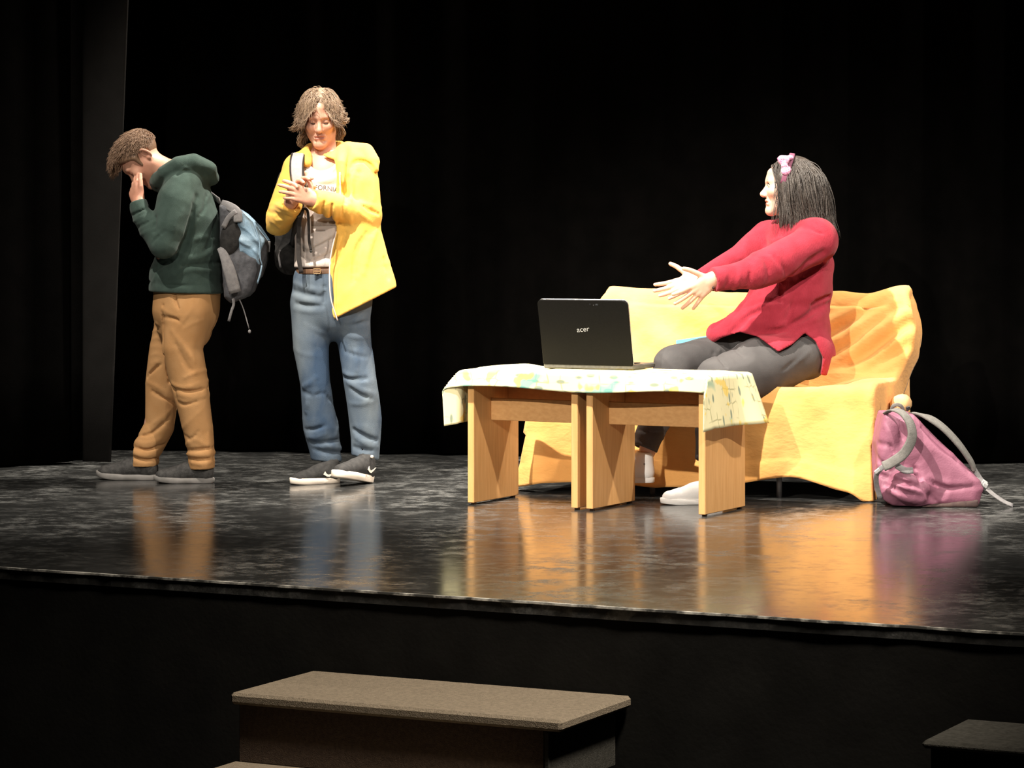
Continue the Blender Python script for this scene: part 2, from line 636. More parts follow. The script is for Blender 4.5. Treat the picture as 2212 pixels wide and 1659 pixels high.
M['step_grey'] = mat('step_grey', (.032, .031, .027), .95, (.048, .046, .041), 70, .5, 200, spec=.1)
M['hall_floor'] = mat('hall_floor', (.006, .0058, .0055), .9, (.01, .0095, .009), 10, spec=.1)


def stage_floor_mat():
    m = mat('stage_vinyl', (.012, .012, .012), .2)
    nt, b, new, link = nodes_of(m)
    tc = new('ShaderNodeTexCoord')
    rot = new('ShaderNodeMapping')
    rot.inputs['Rotation'].default_value = (0, 0, R(10))
    link(tc.outputs['Object'], rot.inputs[0])

    def nz(scale, st, det=5., rough=.65):
        mp = new('ShaderNodeMapping')
        mp.inputs['Scale'].default_value = st
        link(rot.outputs[0], mp.inputs[0])
        t = new('ShaderNodeTexNoise')
        t.inputs['Scale'].default_value = scale
        t.inputs['Detail'].default_value = det
        t.inputs['Roughness'].default_value = rough
        link(mp.outputs[0], t.inputs['Vector'])
        return t

    def ramp(t, a, bb, v0, v1):
        r = new('ShaderNodeMapRange')
        r.inputs[1].default_value, r.inputs[2].default_value = a, bb
        r.inputs[3].default_value, r.inputs[4].default_value = v0, v1
        link(t.outputs[0], r.inputs[0])
        return r

    def mul(a, bb):
        n = new('ShaderNodeMath')
        n.operation = 'MULTIPLY'
        link(a.outputs[0], n.inputs[0])
        link(bb.outputs[0], n.inputs[1])
        return n

    def add(a, bb):
        n = new('ShaderNodeMath')
        n.operation = 'ADD'
        n.use_clamp = True
        link(a.outputs[0], n.inputs[0])
        link(bb.outputs[0], n.inputs[1])
        return n
    big = ramp(nz(1.1, (1, .45, 1), 3), .42, .64, 0, 1)          # worn zones
    streak = ramp(nz(11, (.8, .9, 1), 8, .78), .46, .7, 0, 1)      # scuffs
    line = ramp(nz(13, (.5, 1.6, 1), 7, .75), .62, .7, 0, 1)     # bright scratches
    base = ramp(nz(7, (1, .8, 1), 5, .7), .35, .65, .1, .6)
    wear = add(mul(big, streak), mul(base, streak))
    wear = add(wear, mul(line, ramp(nz(2, (1, 1, 1), 2), .45, .6, .12, .9)))
    mx = new('ShaderNodeMix')
    mx.data_type = 'RGBA'
    mx.inputs[6].default_value = (.026, .0262, .0258, 1)
    mx.inputs[7].default_value = (.14, .14, .136, 1)
    link(wear.outputs[0], mx.inputs[0])
    link(mx.outputs[2], b.inputs['Base Color'])
    rg = ramp(wear, 0, 1, .15, .42)
    link(rg.outputs[0], b.inputs['Roughness'])
    b.inputs['Specular IOR Level'].default_value = .5
    bp = new('ShaderNodeBump')
    bp.inputs['Strength'].default_value = .05
    bp.inputs['Distance'].default_value = .003
    link(nz(3, (1, .35, 1), 3).outputs[0], bp.inputs['Height'])
    link(bp.outputs[0], b.inputs['Normal'])
    return m


def lip_mat():
    m = mat('worn_lip', (.012, .012, .012), .6)
    nt, b, new, link = nodes_of(m)
    tc = new('ShaderNodeTexCoord')
    t = new('ShaderNodeTexNoise')
    t.inputs['Scale'].default_value = 9
    t.inputs['Detail'].default_value = 7
    t.inputs['Roughness'].default_value = .7
    link(tc.outputs['Object'], t.inputs['Vector'])
    rp = new('ShaderNodeValToRGB')
    rp.color_ramp.elements[0].position, rp.color_ramp.elements[1].position = .46, .62
    rp.color_ramp.elements[0].color = (.05, .05, .048, 1)
    rp.color_ramp.elements[1].color = (.5, .49, .46, 1)
    link(t.outputs[0], rp.inputs[0])
    link(rp.outputs[0], b.inputs['Base Color'])
    return m


def table_cloth_mat():
    """cream cotton printed with rows of grey-green figures, leaves and borders"""
    m = mat('printed_cotton', (.86, .76, .46), .85)
    nt, b, new, link = nodes_of(m)
    uv = new('ShaderNodeUVMap')
    uv.uv_map = 'cloth'

    def mapped(sca):
        mp = new('ShaderNodeMapping')
        mp.inputs['Scale'].default_value = sca
        link(uv.outputs[0], mp.inputs[0])
        return mp

    def rng_(sock, a, bb, v0=0., v1=1.):
        r = new('ShaderNodeMapRange')
        r.inputs[1].default_value, r.inputs[2].default_value = a, bb
        r.inputs[3].default_value, r.inputs[4].default_value = v0, v1
        link(sock, r.inputs[0])
        return r.outputs[0]
    col = new('ShaderNodeRGB')
    col.outputs[0].default_value = (.74, .67, .4, 1)
    cur = col.outputs[0]

    def over(fac, c):
        nonlocal cur
        mx = new('ShaderNodeMix')
        mx.data_type = 'RGBA'
        mx.inputs[7].default_value = (*c, 1)
        link(fac, mx.inputs[0])
        link(cur, mx.inputs[6])
        cur = mx.outputs[2]
    v = new('ShaderNodeTexVoronoi')
    v.inputs['Scale'].default_value = 1
    v.inputs['Randomness'].default_value = .55
    link(mapped((12, 32, 1)).outputs[0], v.inputs['Vector'])
    over(rng_(v.outputs['Distance'], 0.29, .2), (.24, .28, .2))
    v2 = new('ShaderNodeTexVoronoi')
    v2.inputs['Randomness'].default_value = .3
    v2.feature = 'DISTANCE_TO_EDGE'
    v2.inputs['Scale'].default_value = 1
    link(mapped((17, 26, 1)).outputs[0], v2.inputs['Vector'])
    n2 = new('ShaderNodeTexNoise')
    n2.inputs['Scale'].default_value = 9
    link(uv.outputs[0], n2.inputs['Vector'])
    mu = new('ShaderNodeMath')
    mu.operation = 'MULTIPLY'
    link(rng_(v2.outputs['Distance'], .07, .03), mu.inputs[0])
    link(rng_(n2.outputs[0], .5, .58, 0, .7), mu.inputs[1])
    over(mu.outputs[0], (.32, .3, .15))
    n3 = new('ShaderNodeTexNoise')
    n3.inputs['Scale'].default_value = 5
    link(uv.outputs[0], n3.inputs['Vector'])
    over(rng_(n3.outputs[0], .6, .66, 0, .8), (.12, .36, .3))
    n4 = new('ShaderNodeTexNoise')
    n4.inputs['Scale'].default_value = 11
    link(uv.outputs[0], n4.inputs['Vector'])
    over(rng_(n4.outputs[0], .6, .64, 0, .7), (.8, .55, .08))
    link(cur, b.inputs['Base Color'])
    return m


M['stage'] = stage_floor_mat()
M['lip'] = lip_mat()
M['printed'] = table_cloth_mat()
# ------------------------------------------------------------------ the setting
TH = R(26.57)
SA, SB = A(math.cos(TH), -math.sin(TH), 0), A(math.sin(TH), math.cos(TH), 0)   # along the stage lip, upstage
E0 = ground(1106, 1297.5)
E0[2] = 0


def stage_pt(u, v, z=0):
    return E0 + SA * u + SB * v + A(0, 0, z)


# stage deck: grid with a slightly ragged front lip
nu = 260
us = np.linspace(-6, 6, nu)
jag = .006 * vnoise(np.stack([us * 9, us * 0, us * 0], 1), 1, 3) + .004 * vnoise(np.stack([us * 31, us * 0, us * 0], 1), 1, 4)
V, Fc = [], []
for i, u in enumerate(us):
    for v in (jag[i], .03, .5, 2.2, 5.2, 9.):
        V.append(stage_pt(u, v))
    V.append(stage_pt(u, jag[i] * .5 + .004, -.04))
for i in range(nu - 1):
    a, b = i * 7, (i + 1) * 7
    for k in range(5):
        Fc.append((a + k, b + k, b + k + 1, a + k + 1))
    Fc.append((a + 6, b + 6, b, a))
mk('floor', V, Fc, M['stage'], smooth=False, label='black glossy scuffed stage floor', kind='structure')
# worn lip
V, Fc = [], []
for i, u in enumerate(us):
    j = jag[i]
    for (v, z) in ((j + .012, .0012), (j - .003, .0012), (j - .003, -.0055), (j + .01, -.012)):
        V.append(stage_pt(u, v, z))
for i in range(nu - 1):
    for k in range(3):
        Fc.append((i * 4 + k, i * 4 + k + 1, (i + 1) * 4 + k + 1, (i + 1) * 4 + k)[::-1])
mk('trim_1', V, Fc, M['lip'], smooth=False, label='chipped pale edge of the stage lip', kind='structure')
mb = MB()
mb.box(stage_pt(-6, .012, -1.15), SA * 12, SB * .06, A(0, 0, 1.11), .003)
mb.build('wall_front', M['apron'], label='black front of the stage below its lip', kind='structure')
mb = MB()
mb.box(stage_pt(-7, -14, -1.2), SA * 14, SB * 14.2, A(0, 0, .05), .003)
mb.build('floor', M['hall_floor'], label='dark floor of the hall', kind='structure')


for nm, o_, a_, b_, c_ in (('wall_back', stage_pt(-7, 7.6, -1.2), SA * 14, SB * .1, A(0, 0, 8.6)), ('wall_left', stage_pt(-7.1, -14, -1.2), SA * .1, SB * 21.7, A(0, 0, 8.6)),
                       ('wall_right', stage_pt(7, -14, -1.2), SA * .1, SB * 21.7, A(0, 0, 8.6)), ('ceiling', stage_pt(-7.1, -14, 7.4), SA * 14.2, SB * 21.7, A(0, 0, .1))):
    mb = MB()
    mb.box(o_, a_, b_, c_, .003)
    mb.build(nm, M['velour'], label='black painted ' + ('ceiling over the stage' if nm == 'ceiling' else nm.replace('wall_', '') + ' wall beyond the stage curtains'), kind='structure')


def drape(name, p0, p1, top, m, label, pleat, amp, seed, lean=0., bottom=0.012, rows=14):
    """hanging stage cloth with pleats between two floor points"""
    p0, p1 = A(*p0, 0), A(*p1, 0)
    L = np.linalg.norm(p1 - p0)
    d = (p1 - p0) / L
    nrm = A(d[1], -d[0], 0)
    n = max(int(L / pleat * 9), 12)
    r = np.random.default_rng(seed)
    ph = r.uniform(0, 6, 4)
    V, Fc = [], []
    for j in range(rows + 1):
        t = j / rows
        z = bottom + (top - bottom) * t
        for i in range(n + 1):
            u = L * i / n
            q = u * 2 * math.pi / pleat + .9 * math.sin(u * 1.7 + ph[0]) + .25 * math.sin(3 * t + ph[1] + u)
            o = amp * (.75 + .35 * math.sin(u * 2.3 + ph[2])) * (math.sin(q) + .25 * math.sin(2 * q + ph[3])) * (1.15 - .3 * t)
            V.append(p0 + d * (u + lean * t * (i / n)) + nrm * o + A(0, 0, z))
    for j in range(rows):
        for i in range(n):
            a = j * (n + 1) + i
            Fc.append((a, a + 1, a + n + 2, a + n + 1))
    o = mk(name, V, Fc, m, smooth=True)
    so = o.modifiers.new('cloth_thickness', 'SOLIDIFY')
    so.thickness = .006
    return tag(o, label, 'curtain')


drape('stage_curtain', (-2.45, 15.35), (4.2, 14.05), 6.5, M['velour'], 'wide black backdrop curtain hanging along the back of the stage', .34, .035, 11)
drape('stage_curtain', (-2.085, 14.42), (-1.945, 14.37), 6.5, M['velour_lit'], 'narrow black curtain fold, the light on it put into its colour, behind the man in the green hoodie', .42, .01, 12, lean=.27)
drape('stage_curtain', (-2.55, 14.12), (-2.05, 14.46), 6.5, M['velour'], 'black side curtain hanging at the left edge of the stage', .3, .035, 13)
drape('stage_curtain', (-4.2, 13.3), (-2.6, 14.05), 6.5, M['velour'], 'black wing curtain reaching past the left border of the photo', .3, .035, 14)


# carpeted steps against the stage front
def steps(base_u, wdt, dep, zt, label, m_top, m_face, lower, thick=.036):
    t = thing('stage_steps', stage_pt(base_u + wdt / 2, -dep / 2, -1.15), label, 'steps', 'steps in front of the stage')
    hb = MB()
    hb.box(stage_pt(base_u, -dep, zt - thick), SA * wdt, SB * (dep + .004), A(0, 0, thick), .009)
    hb.build('tread', m_top, t, label='lit carpet on the top step')
    mb = MB()
    mb.box(stage_pt(base_u + .02, -dep + .022, zt - .215), SA * (wdt - .085), SB * (dep - .03), A(0, 0, .215 - thick), .003)
    mb.build('riser', m_face, t)
    mb = MB()
    mb.box(stage_pt(base_u + wdt - .062, -dep + .018, zt - .215), SA * .014, SB * (dep - .03), A(0, 0, .215 - thick - .002), .002)
    mb.build('lit_side_strip', M['step_grey'], t, label='lit side of the riser, its light put in as a grey strip')  # no real strip: light on the riser's side face, given its own colour
    mb = MB()
    mb.box(stage_pt(base_u - .0, -dep - lower, zt - .215 - thick), SA * (wdt - .075), SB * (dep + lower), A(0, 0, thick), .008)
    mb.build('tread', m_top, t)
    mb = MB()
    mb.box(stage_pt(base_u + .02, -dep - lower + .02, -1.15), SA * (wdt - .1), SB * (dep + lower - .03), A(0, 0, 1.15 + zt - .215 - thick), .003)
    mb.build('riser', m_face, t)
    return t


c0 = at(500, 1495, 9.156)
u0 = float((c0 - E0).dot(SA))
steps(u0, 1.134, .5, -.268, 'brown carpeted steps set against the middle of the stage front', M['carpet'], M['carpet_shaded'], .28)
c1 = at(2005, 1600, 8.307)
u1 = float((c1 - E0).dot(SA))
steps(u1, .9, .40, -.258, 'dim grey steps at the stage front in the lower right corner', M['step_grey'], M['apron'], .25, .022)

# ------------------------------------------------------------------ two low tables, cloth, laptop
TT = R(28)
TA, TB = A(math.cos(TT), -math.sin(TT), 0), A(math.sin(TT), math.cos(TT), 0)
T0 = A(-.1855, 12.367, 0)
TD, TZ = .40, .556


def tp(u, v, z=0):
    return T0 + TA * u + TB * v + A(0, 0, z)


def low_table(u0, u1, label):
    t = thing('side_table', tp((u0 + u1) / 2, TD / 2), label, 'table', 'low tables pushed together under one cloth')
    for u in (u0, u1 - .03):
        mb = MB()
        mb.box(tp(u, 0, .008), TA * .03, TB * TD, A(0, 0, TZ - .036), .0025)
        mb.build('leg', M['wood'], t)
        for v in (.018, TD - .035):
            mb = MB()
            mb.box(tp(u + .006, v, 0), TA * .018, TB * .018, A(0, 0, .009), .002)
            mb.build('foot_pad', M['dark_pad'], t, label='small dark pad under the panel')
    mb = MB()
    mb.box(tp(u0 + .03, .15, .345), TA * (u1 - u0 - .06), TB * .022, A(0, 0, .093), .002)
    mb.build('rail', M['wood_rail'], t)
    mb = MB()
    mb.box(tp(u0 + .03, .30, .42), TA * (u1 - u0 - .06), TB * .016, A(0, 0, TZ - .448), .002)
    mb.build('back_panel', M['wood_rail'], t)
    mb = MB()
    mb.box(tp(u0 - .004, -.004, TZ - .028), TA * (u1 - u0 + .008), TB * (TD + .008), A(0, 0, .028), .003)
    mb.build('tabletop', M['wood_rail'], t)
    return t


low_table(0, .514, 'low beech table with panel legs under the left half of the printed cloth')
low_table(.553, 1.086, "low beech table with panel legs nearest the seated woman's knees")


def cloth_point(u, v, U=1.09, W=TD + .004):
    """spread cloth: flat on the top, hanging over the edges, flared at corners"""
    cu, cv = min(max(u, -.006), U), min(max(v, -.006), W)
    du, dv = u - cu, v - cv
    au, av = abs(du), abs(dv)
    rr = .012
    drop_u = max(au - rr, 0)
    drop_v = max(av - rr, 0)
    drop = (drop_u ** 4 + drop_v ** 4) ** .25 + min(au, rr) * .3 + min(av, rr) * .3
    out_u = math.copysign(min(au, rr) + .004, du) if au > 0 else 0
    out_v = math.copysign(min(av, rr) + .004, dv) if av > 0 else 0
    mn = min(au, av)
    if mn > 0:
        out_u += math.copysign(.75 * mn, du) if dv < 0 and du < 0 else 0
        out_v += math.copysign(.55 * mn, dv) if dv < 0 else 0
    if du > 0:
        out_u += (.06 + .75 * max(v, 0)) * drop_u + .012 * math.sin(v * 20 + 1) * drop_u / .2
    if du < 0:
        out_u -= .03 * drop_u + .012 * math.sin(v * 17) * drop_u / .2
    if dv < 0:
        out_v -= .12 * drop_v * (1 + math.sin(u * 9 + 1)) * 1
    z = TZ + .006 - drop
    z += .003 * math.sin(u * 13 + v * 7) * (1 if drop == 0 and not .3 < u < .95 else 0) + (.009 * math.exp(-((u - .07) / .06) ** 2) if v > .1 and drop == 0 else 0)
    if dv < 0:
        z += .010 * math.sin(u * 7.5 + .6) * drop_v / .08
    return tp(cu + out_u, cv + out_v, z)


ul = np.concatenate([np.linspace(-.235, 0, 30), np.linspace(.012, 1.085, 70), np.linspace(1.09, 1.305, 16)])
vl = np.concatenate([np.linspace(-.085, 0, 14), np.linspace(.012, TD, 26), np.linspace(TD + .004, TD + .03, 4)])
V = [cloth_point(u, v) for u in ul for v in vl]
n = len(vl)
Fc = [(i * n + j, (i + 1) * n + j, (i + 1) * n + j + 1, i * n + j + 1) for i in range(len(ul) - 1) for j in range(n - 1)]
o = mk('tablecloth', V, Fc, M['printed'])
uvl = o.data.uv_layers.new(name='cloth')
uvs = [(u, v) for u in ul for v in vl]
for lp in o.data.loops:
    uvl.data[lp.index].uv = uvs[lp.vertex_index]
so = o.modifiers.new('cloth_thickness', 'SOLIDIFY')
so.thickness = .003
so.offset = 1
tag(o, 'cream printed cotton cloth spread over the two low tables', 'tablecloth')

# laptop
LT = R(24)
LA, LB = A(math.cos(LT), -math.sin(LT), 0), A(math.sin(LT), math.cos(LT), 0)
LZ = TZ + .0105
L0 = at(1174, 789, 12.43)
L0[2] = LZ
LW, LD, LH = .405, .255, .282
lap = thing('laptop', L0 + LA * LW / 2 + LB * LD / 2, 'open black laptop standing on the printed tablecloth, lid back towards us', 'laptop')
mb = MB()
mb.box(L0, LA * LW, LB * LD, A(0, 0, .021), .005)
mb.build('base', M['laptop_grey'], lap)
mb = MB()
for r_ in range(5):
    for c_ in range(14):
        mb.box(L0 + LA * (.03 + c_ * .0248) + LB * (.045 + r_ * .024) + A(0, 0, .0205), LA * .021, LB * .02, A(0, 0, .003), .001)
mb.build('keyboard', M['lid_black'], lap, kind='stuff')
lean = R(14)
LU = A(0, 0, 1) * math.cos(lean) - LB * math.sin(lean)      # up the lid
LN = -LB * math.cos(lean) - A(0, 0, 1) * math.sin(lean)     # out of the lid's back
h0 = L0 + A(0, 0, .02) + LB * .012
fl = Field(np.min([h0, h0 + LA * LW + LU * LH], 0) - .05, np.max([h0, h0 + LA * LW + LU * LH], 0) + .06, .0045)


def slab(name, r, th, off, m, inset=0.):
    """rounded-corner lid plate"""
    pts = []
    for (cx, cy, a0) in ((LW - r - inset, r * .3 + inset, -90), (LW - r - inset, LH - r - inset, 0), (r + inset, LH - r - inset, 90), (r + inset, r * .3 + inset, 180)):
        for a in np.linspace(a0, a0 + 90, 7):
            rr = r if cy > LH / 2 else r * .3
            pts.append((cx + rr * math.cos(R(a)) + (r - rr) * (1 if cx > LW / 2 else -1), cy + rr * math.sin(R(a))))
    N = len(pts)
    V = []
    for (o_, s) in ((off, .0025), (off + .0025, 0), (off + th - .0025, 0), (off + th, .0025)):
        for (x, y) in pts:
            x2, y2 = LW / 2 + (x - LW / 2) * (1 - s / LW * 2), LH / 2 + (y - LH / 2) * (1 - s / LH * 2)
            V.append(h0 + LA * x2 + LU * y2 + LN * o_)
    Fc = [tuple(range(N)), tuple(range(3 * N, 4 * N))[::-1]]
    for l in range(3):
        for k in range(N):
            k2 = (k + 1) % N
            Fc.append((l * N + k, (l + 1) * N + k, (l + 1) * N + k2, l * N + k2))
    return mk(name, V, Fc, m, lap, False)


lid = slab('lid', .022, .010, .005, M['lid_black'])
tag(lid, label='glossy black lid')
slab('bezel', .022, .008, -.003, M['laptop_edge'])
slab('screen', .012, .001, -.0042, M['screen_dark'], .014)
mb = MB()
mb.tube([h0 + LA * .03, h0 + LA * (LW - .03)], .009, 10)
mb.build('hinge', M['laptop_edge'], lap, True)


def text_mesh(body, size, font=None):
    cu = bpy.data.curves.new('txt', 'FONT')
    cu.body = body
    cu.size = size
    cu.align_x, cu.align_y = 'CENTER', 'CENTER'
    cu.resolution_u = 3
    o = bpy.data.objects.new('txt', cu)
    COL.objects.link(o)
    dg = bpy.context.evaluated_depsgraph_get()
    me = bpy.data.meshes.new_from_object(o.evaluated_get(dg))
    V = np.array([v.co[:] for v in me.vertices])
    Fc = [tuple(p.vertices) for p in me.polygons]
    bpy.data.objects.remove(o, do_unlink=True)
    bpy.data.curves.remove(cu)
    bpy.data.meshes.remove(me)
    return V, Fc


tv, tf = text_mesh('acer', .032)
V = [h0 + LA * (LW * .485 + x * 1.02) + LU * (LH * .55 + y + x * .12) + LN * .0157 for (x, y, z) in tv]
mk('logo', V, tf, M['logo_grey'], lap, False, label='grey maker name in small letters')
for (x, y, w_, h_) in ((.235, .262, .006, .004), (.252, .258, .004, .003), (.262, .259, .012, .006)):
    mb = MB()
    mb.box(h0 + LA * x + LU * y + LN * .015, LA * w_, LU * h_, LN * .0008, .0003)
    mb.build('sticker', M['screen_dark'], lap, label='faint small sticker near the lid top')

# ------------------------------------------------------------------ sofa and its cover
ST = R(18)
QA, QB = A(math.cos(ST), -math.sin(ST), 0), A(math.sin(ST), math.cos(ST), 0)
S0 = A(.10, 12.98, 0)
SW = 1.47


def sp(u, b, z):
    return S0 + QA * u + QB * b + A(0, 0, z)


sofa = thing('sofa', sp(SW / 2, .4, 0), 'low two-seat sofa hidden under the orange cover, on grey metal legs', 'sofa')


def soft_box(name, c, ha, hb, hz, rd, m, parent, tilt=0., h=.014):
    """rounded cushion-like box centred at c with half sizes along the sofa's axes"""
    n_, m_ = 10, 10
    V = []
    ax = (QA, QB * math.cos(tilt) + A(0, 0, -math.sin(tilt)), A(0, 0, math.cos(tilt)) + QB * math.sin(tilt))
    hs = (ha, hb, hz)
    lut, Fc = {}, []
    N = 8
    for a in range(3):
        b, e = (a + 1) % 3, (a + 2) % 3
        for s in (-1, 1):
            g = {}
            for i in range(N + 1):
                for j in range(N + 1):
                    q = [0, 0, 0]
                    q[a] = s
                    q[b], q[e] = 2 * i / N - 1, 2 * j / N - 1
                    p = [math.sin(q[k] * math.pi / 2) * hs[k] if k != a else q[k] * hs[k] for k in range(3)]
                    core = [max(-(hs[k] - rd), min(hs[k] - rd, p[k])) for k in range(3)]
                    dv = np.array(p) - core
                    L = np.linalg.norm(dv)
                    p = np.array(core) + (dv / L * rd if L > 1e-9 else 0)
                    key = tuple(np.round(p, 5))
                    if key not in lut:
                        lut[key] = len(V)
                        V.append(c + sum(ax[k] * p[k] for k in range(3)))
                    g[i, j] = lut[key]
            for i in range(N):
                for j in range(N):
                    f = (g[i, j], g[i + 1, j], g[i + 1, j + 1], g[i, j + 1])
                    if len(set(f)) > 2:
                        f = tuple(dict.fromkeys(f if s > 0 else f[::-1]))
                        Fc.append(f)
    return mk(name, V, Fc, m, parent)


soft_box('seat', sp(SW / 2, .40, .29), SW / 2 - .06, .33, .135, .05, M['sofa_base'], sofa)
soft_box('backrest', sp(SW / 2 + .06, .725, .54), SW / 2 - .16, .035, .24, .03, M['sofa_base'], sofa, tilt=.0)
mb = MB()
mb.tube([sp(SW + .085, .27, .385), sp(SW + .085, .30, .39), sp(SW + .08, .40, .39), sp(SW + .08, .42, .385)], [.03, .042, .042, .03], 14)
mb.build('armrest', M['cushion_pale'], sofa, True, label='pale rolled arm end')
mb = MB()
mb.box(sp(.05, .08, .10), QA * (SW - .1), QB * .6, A(0, 0, .07), .004)
mb.build('frame', M['steel'], sofa)
for (u, b) in ((.52, .05), (.6, .4), (1.08, .06), (1.38, .5), (.06, .6)):
    mb = MB()
    mb.tube([sp(u, b, 0), sp(u, b, .11)], .012, 10)
    mb.build('leg', M['steel'], sofa, True)

prof = smooth_line([A(.83, .30), A(.805, .60), A(.79, .82), A(.755, .872), A(.70, .868), A(.655, .80), A(.60, .66), A(.535, .53), A(.47, .498),
                    A(.25, .495), A(.06, .497), A(-.005, .47), A(-.02, .40), A(-.025, .25), A(-.03, .13), A(-.035, .035)], 12)
prof = np.array(prof)
arc = np.concatenate([[0], np.cumsum(np.linalg.norm(np.diff(prof, axis=0), axis=1))])
tgt = np.linspace(0, arc[-1], 170)
prof = np.stack([np.interp(tgt, arc, prof[:, k]) for k in (0, 1)], 1)
tg = np.gradient(prof, axis=0)
nb = np.stack([tg[:, 1], -tg[:, 0]], 1)
nb /= np.linalg.norm(nb, axis=1)[:, None]
nb = -nb if nb[85, 1] < 0 else nb            # outward (up / towards the room)
NU, NE = 150, 12
V, Fc, W2 = [], [], NU + 2 * NE
for j in range(len(prof)):
    b, z = prof[j]
    back = z > .52 and b > .5
    top = max(0, min(1, (z - .5) / .36)) if b > .5 else 0
    front = max(0, min(1, (.47 - z) / .42)) if b < .03 else 0
    uL = .015 + .13 * top ** 1.5 - .085 * front ** 1.3
    uR = SW + .012 + .05 * math.sin(math.pi * min(1, top * 1.05)) + .02 * top + .02 * front ** 2
    for i in range(W2):
        k = min(max(i - NE, 0), NU - 1)
        e = (NE - i if i < NE else max(i - (NE + NU - 1), 0))
        s = -1 if i < NE else 1
        t = k / (NU - 1)
        u = uL + (uR - uL) * t
        nx, nz = nb[j]
        off = 0.
        if back and b < .72:                # diagonal pulls on the backrest
            q = (u - 1.0) * .62 - (z - .66)
            m_ = min(1, max(0, (u - .95) / .15)) * math.sin(math.pi * min(1, max(0, (z - .5) / .36)))
            off += .016 * m_ * math.sin(q * 62 + 1.2 * math.sin(u * 9)) + .010 * m_ * math.sin(q * 31 + 2)
            q2 = (u - .3) * .75 + (z - .7)
            m2 = math.exp(-((u - .42) / .22) ** 2) * math.sin(math.pi * min(1, max(0, (z - .5) / .36)))
            off += .016 * m2 * math.sin(q2 * 24 + 1)
        if front > 0:
            off += front * (.016 * math.sin(u * 15 + .8 * math.sin(z * 6 + u * 3)) + .007 * math.sin(u * 37 + z * 4)) + .03 * front ** 2 * (math.exp(-((u - SW) / .07) ** 2) + math.exp(-(u / .1) ** 2))
        if b > .74:
            off += .01 * math.sin(u * 13 + z * 2)
        sag = 0
        if z > .8:
            sag = -.022 * math.sin(math.pi * t) - .014 * math.exp(-((t - .88) / .06) ** 2) + .012 * math.exp(-((t - 1) / .05) ** 2)
        dz = 0
        if front > .3:
            g = (front - .3) / .7
            dz = g * (.045 * math.exp(-((u - 1.17) / .16) ** 2) + .012 * math.sin(u * 8) - .045 * math.exp(-((u - SW - .02) / .05) ** 2) - .01 * math.exp(-((u + .06) / .08) ** 2) + .012 * (u > .4))
        if .03 < b < .5 and .46 < z < .52:
            off += .006 * math.sin(u * 21 + b * 9)
        if j > len(prof) - 9:
            off += .0035
        if .0 <= b < .5 and .4 < z < .53:
            off -= .05 * math.exp(-((u - 1.12) / .2) ** 2) * (1 if b > .02 else .6)
        # wrap round the ends
        ds = e * .013
        ru = min(ds, .026) * (.8 if front < .5 else .25)
        inn = max(ds - .012, 0) * (1 if front < .2 else .5)
        V.append(sp(u + s * ru, b + nx * (off - inn), max(z + nz * (off - inn) + sag + dz, .006)))
for j in range(len(prof) - 1):
    for i in range(W2 - 1):
        a = j * W2 + i
        Fc.append((a, a + 1, a + W2 + 1, a + W2))
V = np.array(V)
V += (.007 * vnoise(V, 8, 21) + .003 * vnoise(V, 22, 22))[:, None] * A(QB[0], QB[1], -.5) * -1
V[:, 2] = np.maximum(V[:, 2], .005)
o = mk('sofa_cover', V, np.array(Fc), M['sofa_cloth'])
so = o.modifiers.new('cloth_thickness', 'SOLIDIFY')
so.thickness = .004
tag(o, 'orange yellow cotton cover draped over the whole sofa', 'cover')

mb = MB()
p = at(1466, 736, 13.08)
mb.box(p + A(0, 0, -.145), A(.17, -.02, .025), A(.01, .035, -.004), A(-.01, .05, .145), .003)
mb.build('book', M['blue_card'])
tag(bpy.data.objects['book'], "light blue book propped on the sofa behind the woman's far thigh", 'book')
# ------------------------------------------------------------------ figure helpers
def head_frame(U, Fw):
    Fw = unit(Fw)
    U = unit(np.asarray(U, float) - Fw * np.dot(U, Fw))
    return np.cross(Fw, U), U, Fw          # right, up, forward


